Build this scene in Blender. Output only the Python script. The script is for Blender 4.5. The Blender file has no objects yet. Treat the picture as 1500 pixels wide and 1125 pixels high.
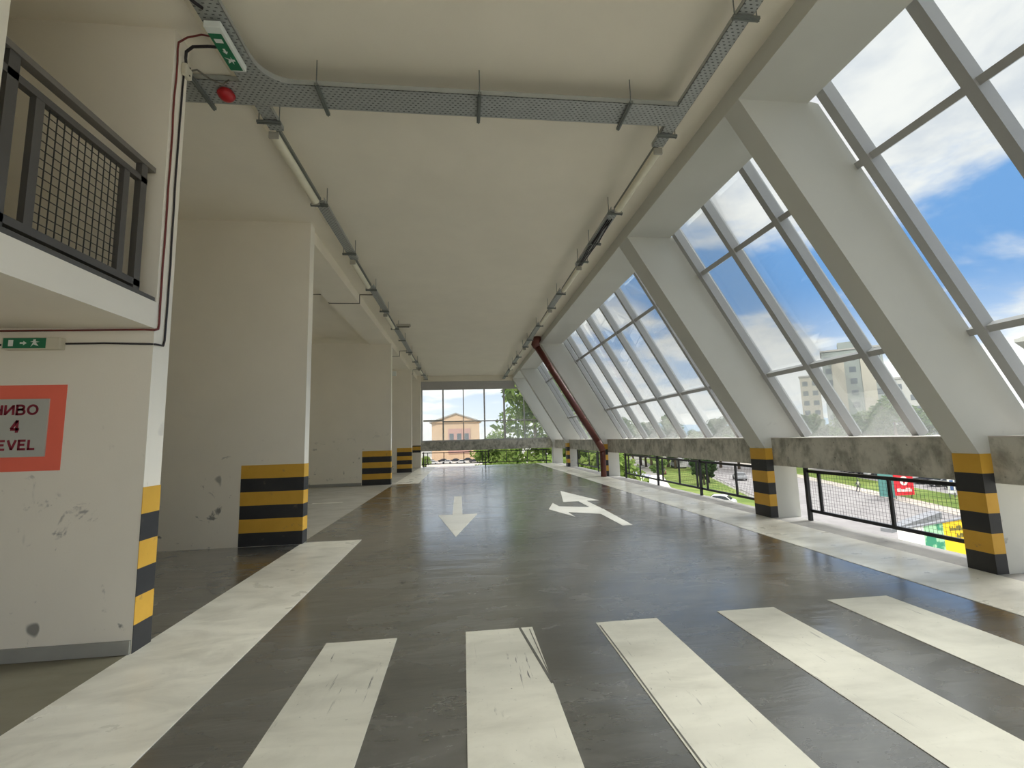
import bpy, math, random
from mathutils import Vector, Matrix

S = bpy.context.scene
COL = S.collection
PI = math.pi

# ------------------------------------------------------------------ mesh helper
class MB:
    def __init__(s):
        s.v = []; s.f = []; s.sm = []
    def add(s, vs, fs, smooth=False):
        b = len(s.v)
        s.v += [tuple(p) for p in vs]
        s.f += [tuple(i + b for i in f) for f in fs]
        s.sm += [smooth] * len(fs)
        return s
    def hexa(s, p):
        return s.add(p, [(0, 3, 2, 1), (4, 5, 6, 7), (0, 1, 5, 4), (1, 2, 6, 5), (2, 3, 7, 6), (3, 0, 4, 7)])
    def box(s, x0, x1, y0, y1, z0, z1):
        return s.hexa([(x0, y0, z0), (x1, y0, z0), (x1, y1, z0), (x0, y1, z0), (x0, y0, z1), (x1, y0, z1), (x1, y1, z1), (x0, y1, z1)])
    def bar(s, a, b, w, h, up=(0, 0, 1)):
        a = Vector(a); b = Vector(b); d = (b - a).normalized()
        sd = d.cross(Vector(up)).normalized(); u = sd.cross(d).normalized()
        sd *= w / 2; u *= h / 2
        return s.hexa([a - sd - u, a + sd - u, b + sd - u, b - sd - u, a - sd + u, a + sd + u, b + sd + u, b - sd + u])
    def prism(s, poly, axis, a, b):
        n = len(poly)
        def P(p, t):
            return {'x': (t, p[0], p[1]), 'y': (p[0], t, p[1]), 'z': (p[0], p[1], t)}[axis]
        vs = [P(p, a) for p in poly] + [P(p, b) for p in poly]
        fs = [tuple(range(n - 1, -1, -1)), tuple(range(n, 2 * n))] + [(i, (i + 1) % n, n + (i + 1) % n, n + i) for i in range(n)]
        return s.add(vs, fs)
    def tube(s, path, r, n=10, cap=True):
        P = [Vector(p) for p in path]
        rs = r if isinstance(r, (list, tuple)) else [r] * len(P)
        vs = []; fs = []; ref = None
        for i, p in enumerate(P):
            if i == 0: d = P[1] - P[0]
            elif i == len(P) - 1: d = P[-1] - P[-2]
            else: d = (P[i + 1] - p).normalized() + (p - P[i - 1]).normalized()
            d.normalize()
            if ref is None:
                ref = Vector((0, 0, 1)) if abs(d.z) < .9 else Vector((1, 0, 0))
            u = (ref - d * ref.dot(d)).normalized(); w = d.cross(u); ref = u
            k = 1.0
            if 0 < i < len(P) - 1:
                c = (P[i + 1] - p).normalized().dot((p - P[i - 1]).normalized())
                k = 1 / max(.5, math.sqrt(max(0.01, (1 + c) / 2)))
            for j in range(n):
                t = 2 * PI * j / n
                vs.append(p + (u * math.cos(t) + w * math.sin(t)) * rs[i] * (k if k < 1.3 else 1.3))
        for i in range(len(P) - 1):
            for j in range(n):
                fs.append((i * n + j, i * n + (j + 1) % n, (i + 1) * n + (j + 1) % n, (i + 1) * n + j))
        s.add(vs, fs, True)
        if cap:
            b = len(s.v) - len(vs)
            s.f.append(tuple(b + j for j in range(n - 1, -1, -1))); s.sm.append(False)
            s.f.append(tuple(b + (len(P) - 1) * n + j for j in range(n))); s.sm.append(False)
        return s
    def dome(s, c, r, rz, n=16, m=6, down=True):
        vs = []; fs = []
        for i in range(m):
            t = (PI / 2) * i / m
            for j in range(n):
                a = 2 * PI * j / n
                vs.append((c[0] + r * math.cos(t) * math.cos(a), c[1] + r * math.cos(t) * math.sin(a), c[2] + (-1 if down else 1) * rz * math.sin(t)))
        vs.append((c[0], c[1], c[2] + (-1 if down else 1) * rz))
        for i in range(m - 1):
            for j in range(n):
                q = (i * n + j, i * n + (j + 1) % n, (i + 1) * n + (j + 1) % n, (i + 1) * n + j)
                fs.append(q[::-1] if down else q)
        for j in range(n):
            q = ((m - 1) * n + j, (m - 1) * n + (j + 1) % n, m * n)
            fs.append(q[::-1] if down else q)
        return s.add(vs, fs, True)
    def build(s, name, m, parent=None, bevel=0):
        xs = [p[0] for p in s.v]; ys = [p[1] for p in s.v]; zs = [p[2] for p in s.v]
        o3 = Vector(((min(xs) + max(xs)) / 2, (min(ys) + max(ys)) / 2, min(zs)))
        me = bpy.data.meshes.new(name)
        me.from_pydata([Vector(p) - o3 for p in s.v], [], s.f)
        me.polygons.foreach_set('use_smooth', s.sm)
        me.materials.append(m); me.update()
        o = bpy.data.objects.new(name, me); COL.objects.link(o)
        if parent is None:
            o.location = o3
        else:
            o.parent = parent; o.location = o3 - WORLD[parent.name]
        WORLD[o.name] = o3
        if bevel:
            b = o.modifiers.new('Bevel', 'BEVEL'); b.width = bevel; b.segments = 2; b.limit_method = 'ANGLE'
        return o
WORLD = {}

def tag(o, label=None, cat=None, group=None, kind=None):
    if label: o['label'] = label
    if cat: o['category'] = cat
    if group: o['group'] = group
    if kind: o['kind'] = kind
    return o
def empty(name, loc, label=None, cat=None, group=None, kind=None):
    o = bpy.data.objects.new(name, None); COL.objects.link(o)
    o.location = loc; o.empty_display_size = .1
    WORLD[o.name] = Vector(loc)
    return tag(o, label, cat, group, kind)
def children(o):
    return [c for c in list(COL.objects) if c.parent == o]
def copy_tree(src, loc, rz=None, label=None, group=None):
    kids = {}
    for o in COL.objects:
        if o.parent: kids.setdefault(o.parent.name, []).append(o)
    def cp(o, par):
        c = o.copy(); COL.objects.link(c)
        if par: c.parent = par
        for k in kids.get(o.name, []): cp(k, c)
        return c
    r = cp(src, None); r.location = loc
    if rz is not None: r.rotation_euler = (0, 0, rz)
    if label: r['label'] = label
    if group: r['group'] = group
    return r

# ------------------------------------------------------------------ materials
class N:
    def __init__(s, name, world=False):
        if world:
            s.m = bpy.data.worlds.new(name)
        else:
            s.m = bpy.data.materials.new(name)
        s.m.use_nodes = True
        s.t = s.m.node_tree; s.t.nodes.clear()
    def n(s, ty, **k):
        x = s.t.nodes.new(ty)
        for a, v in k.items(): setattr(x, a, v)
        return x
    def l(s, a, b): s.t.links.new(a, b)
    def put(s, sock, v):
        if hasattr(v, 'is_output') or isinstance(v, bpy.types.NodeSocket): s.l(v, sock)
        else: sock.default_value = v
    def math(s, op, a, b=0.0, c=0.0, clamp=False):
        x = s.n('ShaderNodeMath', operation=op); x.use_clamp = clamp
        s.put(x.inputs[0], a); s.put(x.inputs[1], b); s.put(x.inputs[2], c)
        return x.outputs[0]
    def mix(s, f, a, b, blend='MIX'):
        x = s.n('ShaderNodeMix', data_type='RGBA', blend_type=blend)
        s.put(x.inputs[0], f); s.put(x.inputs[6], a if not isinstance(a, tuple) else (*a[:3], 1)); s.put(x.inputs[7], b if not isinstance(b, tuple) else (*b[:3], 1))
        return x.outputs[2]
    def sstep(s, v, a, b, lo=0.0, hi=1.0):
        x = s.n('ShaderNodeMapRange', interpolation_type='SMOOTHSTEP')
        s.put(x.inputs[0], v); x.inputs[1].default_value = a; x.inputs[2].default_value = b
        x.inputs[3].default_value = lo; x.inputs[4].default_value = hi
        return x.outputs[0]
    def noise(s, vec, scale, detail=4, rough=.55, dist=0.0):
        x = s.n('ShaderNodeTexNoise'); x.inputs['Scale'].default_value = scale
        x.inputs['Detail'].default_value = detail; x.inputs['Roughness'].default_value = rough
        x.inputs['Distortion'].default_value = dist
        if vec is not None: s.l(vec, x.inputs['Vector'])
        return x.outputs[0]
    def pos(s): return s.n('ShaderNodeNewGeometry').outputs['Position']
    def sep(s, v):
        x = s.n('ShaderNodeSeparateXYZ'); s.l(v, x.inputs[0]); return x.outputs
    def mapv(s, v, sc=(1, 1, 1), lo=(0, 0, 0)):
        x = s.n('ShaderNodeMapping'); s.l(v, x.inputs[0]); x.inputs['Scale'].default_value = sc; x.inputs['Location'].default_value = lo
        return x.outputs[0]
    def bsdf(s, color, rough=.6, metal=0.0, spec=.5, bump=None, bstr=.2, bdist=.02, emit=None):
        b = s.n('ShaderNodeBsdfPrincipled')
        s.put(b.inputs['Base Color'], color if not isinstance(color, tuple) else (*color[:3], 1))
        s.put(b.inputs['Roughness'], rough); s.put(b.inputs['Metallic'], metal)
        b.inputs['Specular IOR Level'].default_value = spec
        if bump is not None:
            x = s.n('ShaderNodeBump'); x.inputs['Strength'].default_value = bstr; x.inputs['Distance'].default_value = bdist
            s.l(bump, x.inputs['Height']); s.l(x.outputs[0], b.inputs['Normal'])
        o = s.n('ShaderNodeOutputMaterial'); s.l(b.outputs[0], o.inputs[0])
        return b

def plain(name, c, rough=.5, metal=0.0, var=.12, scale=6, spec=.5):
    k = N(name); p = k.pos()
    nz = k.noise(p, scale, 4)
    f = k.math('MULTIPLY_ADD', nz, var * 2, 1 - var)
    x = k.n('ShaderNodeVectorMath', operation='SCALE'); x.inputs[0].default_value = c[:3]; k.l(f, x.inputs[3])
    k.bsdf(x.outputs[0], rough, metal, spec)
    return k.m

def wallpaint(name, c, scuff=1.0, rough=.75):
    k = N(name); p = k.pos(); z = k.sep(p)[2]
    base = k.mix(k.noise(p, 1.3, 5), tuple(a * .93 for a in c), tuple(min(1, a * 1.05) for a in c))
    m1 = k.sstep(k.noise(k.mapv(p, (2.6, 2.6, 3.4)), 1.0, 6, .62, .6), .64, .70)
    m2 = k.sstep(k.noise(k.mapv(p, (9, 9, 7), (3, 1, 5)), 1.0, 4, .6), .66, .74)
    low = k.sstep(z, 2.3, .5)
    m3 = k.sstep(k.noise(k.mapv(p, (3.4, 3.4, 2.6), (5, 2, 8)), 1.0, 1.5, .4, .3), .70, .74)
    m1 = k.math('MAXIMUM', m1, m3)
    m = k.math('MULTIPLY', k.math('ADD', k.math('MULTIPLY', m1, .8), k.math('MULTIPLY', m2, .35)), low)
    m = k.math('MULTIPLY', m, scuff, clamp=True)
    col = k.mix(m, base, (.16, .155, .14))
    k.bsdf(col, rough, 0, .3, k.noise(p, 60, 3), .06, .01)
    return k.m

def concrete(name, a, b, scale=3.0):
    k = N(name); p = k.pos()
    n1 = k.noise(p, scale, 7, .62, .3); n2 = k.noise(k.mapv(p, (1, 1, .5), (7, 3, 1)), scale * 3.1, 5, .6)
    f = k.sstep(k.math('ADD', k.math('MULTIPLY', n1, .65), k.math('MULTIPLY', n2, .35)), .36, .6)
    col = k.mix(f, a, b)
    pit = k.sstep(k.noise(p, scale * 7, 3), .66, .72)
    col = k.mix(k.math('MULTIPLY', pit, .55), col, (.09, .085, .075))
    k.bsdf(col, .85, 0, .25, k.math('SUBTRACT', n2, k.math('MULTIPLY', pit, .4)), .35, .02)
    return k.m

def floorpaint(name, c, dirt, dfac, rlo, rhi, bstr=.05, spec=.5, worn=0.0, ripple=0.0, coat=0.0, dlo=.5):
    k = N(name); p = k.pos()
    n1 = k.noise(p, .9, 6, .6, .4)
    n2 = k.noise(k.mapv(p, (1.6, 3.2, 1), (4, 9, 0)), 1.0, 6, .58, .5)
    n3 = k.noise(p, 22, 5, .65)
    col = k.mix(n1, tuple(a * .86 for a in c), tuple(a * 1.12 for a in c))
    col = k.mix(k.math('MULTIPLY', k.sstep(n2, dlo - .04, dlo + .34), dfac), col, dirt)
    smear = k.noise(k.mapv(p, (1.1, 5.5, 1), (3, 2, 1)), 1.0, 5, .6, .7)
    col = k.mix(k.math('MULTIPLY', k.sstep(smear, .42, .66), dfac * .55), col, tuple((a + b) / 2 for a, b in zip(c, dirt)))
    col = k.mix(k.math('MULTIPLY', k.sstep(n3, .60, .74), dfac * .5), col, dirt)
    if worn:
        sc = k.noise(k.mapv(p, (26, 1.6, 1), (2, 5, 0)), 1.0, 4, .7, .8)
        m = k.math('MULTIPLY', k.sstep(sc, .625, .69), k.sstep(k.noise(p, 1.7, 3), .46, .6))
        col = k.mix(k.math('MULTIPLY', m, worn), col, (.10, .098, .09))
        sp = k.sstep(k.noise(p, 34, 3, .6), .70, .75)
        col = k.mix(k.math('MULTIPLY', sp, worn * .7), col, (.09, .088, .08))
    r = k.sstep(k.math('ADD', k.math('MULTIPLY', n1, .55), k.math('MULTIPLY', n2, .45)), .35, .65, rlo, rhi)
    bv = k.math('ADD', k.noise(k.mapv(p, (1.2, 2.6, 1)), 1.6, 3, .5, .5), k.math('MULTIPLY', n3, .06))
    if ripple:
        # trowelled surface: long shallow waves across the hall
        w1 = k.noise(k.mapv(p, (.9, 4.2, 1)), 1.0, 4, .55, .4)
        b = k.bsdf(col, r, 0, spec, k.math('ADD', w1, k.math('MULTIPLY', bv, .35)), 1.0, ripple)
    else:
        b = k.bsdf(col, r, 0, spec, bv, bstr, .05)
    b.inputs['Coat Weight'].default_value = coat; b.inputs['Coat Roughness'].default_value = .19
    return k.m

def stripes(name, z0=0.0, h=.2150):
    k = N(name); p = k.pos(); z = k.sep(p)[2]
    t = k.math('MODULO', k.math('FLOOR', k.math('DIVIDE', k.math('SUBTRACT', z, z0), h)), 2.0)
    t = k.math('ABSOLUTE', t)
    n = k.noise(p, 5, 5, .6)
    yel = k.mix(n, (.60, .33, .035), (.74, .43, .06))
    blk = k.mix(n, (.022, .022, .024), (.045, .045, .046))
    col = k.mix(t, blk, yel)
    sc = k.sstep(k.noise(k.mapv(p, (6, 6, 8), (1, 2, 3)), 1.0, 6, .66), .62, .72)
    col = k.mix(k.math('MULTIPLY', sc, .45), col, (.16, .14, .10))
    k.bsdf(col, .55, 0, .4)
    return k.m

def perforated(name, c):
    # galvanised tray sheet with punched slots
    k = N(name); p = k.pos(); s = k.sep(p)
    def cell(v, per, off):
        return k.math('ABSOLUTE', k.math('SUBTRACT', k.math('FRACT', k.math('ADD', k.math('DIVIDE', v, per), off)), .5))
    row = k.math('FLOOR', k.math('DIVIDE', s[1], .035))
    hx = cell(s[0], .06, k.math('MULTIPLY', row, .5)); hy = cell(s[1], .035, 0.0)
    nrm = k.sep(k.n('ShaderNodeNewGeometry').outputs['Normal'])[2]
    m = k.math('MULTIPLY', k.math('LESS_THAN', hx, .20), k.math('LESS_THAN', hy, .16))
    m = k.math('MULTIPLY', m, k.math('GREATER_THAN', k.math('ABSOLUTE', nrm), .7))
    col = k.mix(k.noise(p, 9, 4), tuple(a * .85 for a in c), tuple(a * 1.15 for a in c))
    col = k.mix(m, col, (.10, .105, .10))
    k.bsdf(col, .5, .25, .5)
    return k.m

def glass(name, d0, d1, zlo=1.5, zhi=3.1, tint=(.975, .99, .985)):
    # clear sheet with a film of dust and run marks, thickest along the bottom
    k = N(name); p = k.pos(); z = k.sep(p)[2]
    n1 = k.noise(k.mapv(p, (.9, 1.3, .8)), 1.0, 5, .6, .4)
    n2 = k.noise(k.mapv(p, (9, 9, .9)), 1.0, 5, .65)
    g = k.sstep(z, zhi, zlo)
    d = k.math('MULTIPLY', k.math('ADD', k.math('MULTIPLY', n1, .9), k.math('MULTIPLY', n2, .6)), g)
    d = k.math('ADD', k.math('MULTIPLY', d, d1), d0, clamp=True)
    tr = k.n('ShaderNodeBsdfTransparent'); tr.inputs[0].default_value = (*tint, 1)
    gl = k.n('ShaderNodeBsdfGlossy'); gl.inputs['Roughness'].default_value = .03
    fr = k.n('ShaderNodeFresnel'); fr.inputs[0].default_value = 1.3
    m1 = k.n('ShaderNodeMixShader'); k.l(k.math('MULTIPLY', fr.outputs[0], .5), m1.inputs[0]); k.l(tr.outputs[0], m1.inputs[1]); k.l(gl.outputs[0], m1.inputs[2])
    tl = k.n('ShaderNodeBsdfTranslucent'); tl.inputs[0].default_value = (.80, .82, .80, 1)
    df = k.n('ShaderNodeBsdfDiffuse'); df.inputs[0].default_value = (.6, .6, .57, 1)
    m2 = k.n('ShaderNodeMixShader'); m2.inputs[0].default_value = .4; k.l(tl.outputs[0], m2.inputs[1]); k.l(df.outputs[0], m2.inputs[2])
    m3 = k.n('ShaderNodeMixShader'); k.l(d, m3.inputs[0]); k.l(m1.outputs[0], m3.inputs[1]); k.l(m2.outputs[0], m3.inputs[2])
    o = k.n('ShaderNodeOutputMaterial'); k.l(m3.outputs[0], o.inputs[0])
    return k.m

def leafmat(name, a, b):
    k = N(name); p = k.pos()
    col = k.mix(k.sstep(k.noise(p, 1.1, 4), .35, .65), a, b)
    d = k.n('ShaderNodeBsdfDiffuse'); k.l(col, d.inputs[0])
    t = k.n('ShaderNodeBsdfTranslucent'); k.l(col, t.inputs[0])
    x = k.n('ShaderNodeMixShader'); x.inputs[0].default_value = .4; k.l(d.outputs[0], x.inputs[1]); k.l(t.outputs[0], x.inputs[2])
    o = k.n('ShaderNodeOutputMaterial'); k.l(x.outputs[0], o.inputs[0])
    return k.m

def two(name, a, b, scale, rough=.9, lo=.4, hi=.6):
    k = N(name); p = k.pos()
    k.bsdf(k.mix(k.sstep(k.noise(p, scale, 6, .6, .2), lo, hi), a, b), rough, 0, .2)
    return k.m

M = {}
M['wall'] = wallpaint('wall_paint', (.86, .805, .69))
M['wallclean'] = wallpaint('clean_wall_paint', (.82, .77, .65), .0)
M['colpaint'] = wallpaint('column_paint', (.63, .63, .585), .55)
M['ceil'] = wallpaint('ceiling_paint', (.88, .82, .69), 0)
M['concrete'] = concrete('bare_concrete', (.29, .28, .24), (.60, .58, .51))
M['edge'] = concrete('slab_concrete', (.34, .33, .31), (.46, .45, .43), 1.2)
M['bayfloor'] = floorpaint('unpainted_floor', (.42, .40, .34), (.22, .21, .18), .5, .35, .6)
M['rampfloor'] = floorpaint('ramp_floor', (.21, .192, .135), (.13, .12, .085), .5, .4, .6)
M['dark'] = floorpaint('dark_grey_floor_paint', (.084, .083, .075), (.175, .172, .158), .6, .15, .34, .06, 1.0, 0, .010, 1.0, .44)
M['white'] = floorpaint('white_line_paint', (.88, .85, .74), (.54, .515, .43), .8, .24, .5, .08, .6, 0, .006, .2, .42)
M['crosswhite'] = floorpaint('crosswalk_paint', (.65, .63, .54), (.40, .385, .32), .7, .4, .6, .04, .4, 1.0, 0, 0, .45)
M['arrow'] = floorpaint('arrow_paint', (.66, .65, .60), (.40, .39, .35), .4, .35, .55, .05, .4)
M['stripe'] = stripes('hazard_paint')
M['skirt'] = plain('grey_skirting', (.33, .325, .29), .6)
M['skid'] = plain('tyre_rubber_mark', (.12, .115, .10), .8, 0, .3, 20)
M['black'] = plain('black_metal', (.022, .022, .025), .4, .3)
M['railgrey'] = plain('dark_grey_metal', (.105, .098, .090), .45, .2)
M['mesh'] = plain('wire_metal', (.06, .06, .06), .5, .3)
M['meshgrey'] = plain('balcony_wire', (.06, .06, .055), .5, .4)
M['handrail'] = plain('brown_grey_handrail', (.16, .145, .125), .5)
M['tray'] = perforated('galvanised_tray', (.40, .415, .40))
M['galv'] = plain('galvanised_steel', (.20, .215, .20), .45, .4)
M['diff'] = plain('milky_diffuser', (.80, .76, .60), .35)
M['lampbase'] = plain('lamp_housing', (.40, .38, .32), .5)
M['darkcable'] = plain('black_cable', (.016, .012, .014), .5)
M['redcable'] = plain('dark_red_cable', (.16, .025, .02), .5)
M['greycable'] = plain('grey_cable', (.13, .12, .09), .6)
M['pipe'] = plain('brown_red_pipe', (.115, .028, .020), .4, 0, .15)
M['pipejoint'] = plain('brown_pipe_elbow', (.16, .05, .035), .45)
M['red'] = plain('siren_red', (.42, .012, .016), .35)
M['orange'] = plain('orange_red_paint', (.90, .165, .10), .6, 0, .06)
M['panel'] = plain('sign_panel', (.47, .47, .42), .5, 0, .05)
M['signred'] = plain('sign_lettering', (.24, .012, .032), .5)
M['green'] = plain('exit_green', (.010, .17, .075), .4)
M['exitwhite'] = plain('exit_white', (.78, .82, .78), .4)
M['cream'] = plain('cream_plastic', (.62, .58, .46), .5)
M['mull'] = plain('window_aluminium', (.45, .45, .445), .45, .15, .05)
M['endframe'] = plain('end_window_frame', (.47, .46, .45), .45, .1, .05)
M['glass'] = glass('dusty_glass', .012, .10)
M['glassend'] = glass('end_glass', .03, .16, 1.5, 4.2)
M['sill'] = plain('sill_metal', (.62, .57, .53), .5)
# outdoors
M['asphalt'] = two('asphalt', (.21, .20, .20), (.25, .24, .237), .5)
M['paving'] = two('pale_paving', (.33, .30, .265), (.38, .35, .31), .8)
M['grass'] = two('grass', (.085, .135, .022), (.15, .19, .045), .35)
M['soil'] = two('outdoor_ground', (.20, .20, .17), (.27, .26, .24), .06)
M['yard'] = two('pale_bounce_ground', (.60, .58, .53), (.68, .66, .61), .3)  # made this pale to bounce daylight onto the ceiling
M['leafA'] = leafmat('leaves_mid', (.06, .12, .03), (.14, .21, .06))
M['leafB'] = leafmat('leaves_dark', (.035, .07, .025), (.08, .13, .05))
M['leafC'] = leafmat('leaves_light', (.12, .20, .045), (.24, .31, .09))
M['trunk'] = plain('bark', (.10, .075, .05), .9)
M['facade_cream'] = plain('cream_facade', (.42, .39, .32), .8, 0, .05, .3)
M['facade_peach'] = plain('peach_facade', (.58, .41, .27), .8, 0, .04, .3)
M['facade_pink'] = plain('pink_facade', (.46, .27, .23), .8, 0, .06, .3)
M['facade_grey'] = plain('grey_green_facade', (.25, .28, .265), .8, 0, .05, .3)
M['facade_white'] = plain('white_facade', (.46, .455, .42), .8, 0, .04, .3)
M['roofgrey'] = plain('roof_grey', (.36, .35, .33), .8)
M['winglass'] = plain('facade_window', (.10, .12, .14), .15, 0, .1)
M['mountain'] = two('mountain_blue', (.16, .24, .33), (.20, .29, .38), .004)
M['tyre'] = plain('tyre_rubber', (.02, .02, .02), .8)
M['carglass'] = plain('car_glass', (.03, .035, .04), .1)
for nm, c in dict(white=(.5, .5, .5), silver=(.25, .26, .27), dark=(.03, .032, .04), wine=(.20, .05, .06), blue=(.07, .13, .30)).items():
    M['car_' + nm] = plain('car_paint_' + nm, c, .25, .1, .03)
M['banner_red'] = plain('banner_red', (.66, .03, .045), .6, 0, .05)
M['banner_white'] = plain('banner_white', (.80, .74, .72), .6, 0, .05)
M['banner_teal'] = plain('banner_teal', (.10, .26, .24), .6)
M['yellow'] = plain('hoarding_yellow', (.80, .55, .02), .6, 0, .08)
M['hgreen'] = two('hoarding_green', (.05, .25, .15), (.35, .60, .38), 2.6, .6, .45, .55)
M['hwhite'] = plain('hoarding_white', (.75, .75, .74), .6)
M['hdark'] = plain('hoarding_text', (.16, .15, .05), .6)
M['slate'] = plain('parapet_grey', (.20, .21, .23), .7)
M['skin'] = plain('skin', (.45, .28, .20), .6)
M['cloth_dark'] = plain('dark_trousers', (.04, .04, .06), .8)
M['cloth_light'] = plain('pale_shirt', (.45, .46, .38), .8)
M['lilac'] = plain('lilac_roof', (.42, .42, .62), .5)

# ------------------------------------------------------------------ constants (metres; camera stands at x=0 y=0)
XW = -2.62            # ends of the left walls
CEIL = 5.70; SOF = 5.45; XB = 3.24
SL = .593             # slope of the raking columns
YR = -7.0; YE = 28.9
def inner(z): return XB + SL * (SOF - z)
def glaze(z): return 4.15 + .575 * (SOF - z)

def struct(name, mb, m, label=None, parent=None, cat=None):
    o = mb.build(name, m, parent)
    if parent is None:
        tag(o, label, cat, None, 'structure')
    return o

# ------------------------------------------------------------------ floor and markings
fl = struct('floor', MB().box(-1.72, 4.66, YR, YE + .1, -.3, 0), M['dark'], 'dark grey glossy painted floor of the parking hall')
a = MB()
a.box(-8.4, -1.72, 4.18, 7.98, -.3, 0).box(-2.66, -1.72, 7.98, YE + .1, -.3, 0)
struct('floor_bay', a, M['dark'], 'dark grey floor between the first two left walls')
struct('floor_bay', MB().box(-8.4, -2.66, 7.98, YE + .1, -.3, 0), M['bayfloor'], 'pale unpainted floor of the bays behind the striped walls')
struct('floor_ramp', MB().box(-8.4, -1.72, YR, 4.18, -.3, 0), M['rampfloor'], 'olive brown floor under the mezzanine')
struct('floor_edge', MB().box(4.66, 6.26, YR, YE + .1, -.3, 0), M['edge'], 'bare grey concrete strip along the railing')
struct('building_base', MB().box(-8.4, 6.2, YR, YE, -7.5, -.31), M['wallclean'], 'lower storeys of the car park')

def paint(name, poly, m, label, cat='marking', group=None):
    return tag(MB().prism(poly, 'z', .0005, .004).build(name, m), label, cat, group)
def rect(x0, x1, y0, y1): return [(x0, y0), (x1, y0), (x1, y1), (x0, y1)]
paint('floor_line', rect(-2.64, -1.70, YR, 7.98), M['white'], 'broad worn white floor line beside the wall with the level sign')
paint('floor_line', rect(-2.66, -1.72, 17.9, YE), M['white'], 'distant white floor line starting at the second striped wall')
paint('floor_line', rect(4.66, 5.69, YR, YE + .05), M['white'], 'broad white floor line along the foot of the raking columns')
paint('floor_line', rect(-7.8, -3.3, 13.0, 13.12), M['white'], 'thin white parking bay line behind the first striped wall')
cw = [(-1.12, -.56, 4.0, 'first crosswalk stripe from the left wall, clean grey white'),
      (0.0, .565, 4.02, 'crosswalk stripe with black tyre skid along its right edge'),
      (1.12, 1.67, 4.01, 'third crosswalk stripe from the left wall, scuffed left edge'),
      (2.26, 2.81, 4.06, 'fourth crosswalk stripe from the left wall, lightly scratched'),
      (3.41, 4.03, 4.13, 'crosswalk stripe closest to the raking columns')]
for x0, x1, y1, lb in cw:
    paint('crosswalk_stripe', rect(x0, x1, .6, y1), M['crosswhite'], lb, 'crosswalk stripe', 'white crosswalk stripes on the dark floor')
def skid(pts, w, label):
    L = [Vector((*p, 0)) for p in pts]; poly = []; back = []
    for i, p in enumerate(L):
        d = (L[min(i + 1, len(L) - 1)] - L[max(i - 1, 0)]).normalized(); s = Vector((-d.y, d.x, 0)) * w / 2
        poly.append((p + s)[:2]); back.append((p - s)[:2])
    mb = MB()
    for i in range(len(L) - 1):
        mb.prism([poly[i], poly[i + 1], back[i + 1], back[i]], 'z', .0042, .0055)
    return tag(mb.build('tyre_skid', M['skid']), label, 'tyre mark')
skid([(.458, 4.02), (.49, 3.74), (.527, 3.42), (.562, 3.12)], .02, 'curved black tyre skid on the second crosswalk stripe')
skid([(.535, 3.98), (.545, 3.7), (.556, 3.4), (.564, 3.2)], .007, 'thin dark scratch beside the curved tyre skid')
skid([(1.137, 3.95), (1.14, 3.3), (1.137, 2.6), (1.14, 2.0)], .010, 'thin dark scrape along the edge of the third crosswalk stripe')
paint('floor_arrow', [(-.27, 13.3), (-.25, 10.1), (-.56, 10.15), (-.14, 7.82), (.29, 10.1), (-.03, 10.1), (-.06, 13.3)], M['arrow'],
      'straight white floor arrow pointing towards the crosswalk', 'floor arrow')
paint('floor_arrow', [(2.83, 8.05), (3.02, 8.07), (3.07, 9.75), (3.07, 11.3), (3.39, 11.3), (2.90, 13.6), (2.47, 11.3), (2.86, 11.3), (2.86, 10.3),
                      (2.22, 10.62), (2.18, 11.2), (1.90, 10.25), (2.24, 9.15), (2.23, 9.75), (2.83, 9.35)], M['arrow'],
      'white floor arrow with a straight head and a left turning head', 'floor arrow')

# ------------------------------------------------------------------ ceiling
struct('ceiling', MB().box(-8.4, XB, YR, YE + .1, CEIL, CEIL + .5), M['ceil'], 'cream painted ceiling of the hall')
struct('ceiling_low', MB().box(-8.4, -2.38, YR, 8.0, 5.50, CEIL), M['ceil'], 'lower ceiling over the mezzanine')
struct('ceiling_beam', MB().box(-3.6, -2.8, 8.0, YE, SOF, CEIL), M['ceil'], 'downstand beam over the left walls')
struct('ceiling_soffit', MB().box(XB, 4.12, YR, YE + .1, SOF, SOF + .05).box(XB, 3.7, YR, YE + .1, SOF + .05, 6.2).box(3.7, 4.4, YR, YE + .1, 6.0, 6.2), M['colpaint'], 'lowered soffit over the sloping windows')
struct('ceiling_header', MB().box(-8.4, XB, YE - .3, YE + .1, 5.36, CEIL), M['wallclean'], 'header over the end window')

# ------------------------------------------------------------------ left walls
def fin(name, y0, y1, label, face=None, x1=XW, ztop=5.5, m='wall'):
    w = struct(name, MB().box(-8.4, x1, y0, y1, 0, ztop), M[m], label)
    return w
wf = fin('wall_front', 4.08, 4.29, 'dirty off-white wall carrying the level sign, its narrow end striped')
w2 = fin('wall_second', 7.88, 8.09, 'off-white wall with a yellow and black block at its foot')
w3 = fin('wall_third', 17.88, 18.1, 'second off-white wall with a yellow and black block', x1=-2.76)
w4 = fin('wall_fourth', 24.4, 24.62, 'third off-white wall with a yellow and black block', x1=-2.70)
MBs = lambda *b: MB().box(*b)
MBs(XW, XW + .004, 4.075, 4.294, .004, 1.29).build('hazard_stripes', M['stripe'], wf)
MBs(-3.60, XW + .004, 7.875, 8.095, .004, 1.29).build('hazard_stripes', M['stripe'], w2)
MBs(-3.83, -2.756, 17.875, 18.105, .004, 1.29).build('hazard_stripes', M['stripe'], w3)
MBs(-3.46, -2.696, 24.395, 24.625, .004, 1.29).build('hazard_stripes', M['stripe'], w4)
we = struct('wall_end', MB().box(-8.4, -2.60, 28.5, YE + .1, 0, CEIL), M['wall'], 'off-white wall end beside the end window')
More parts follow.
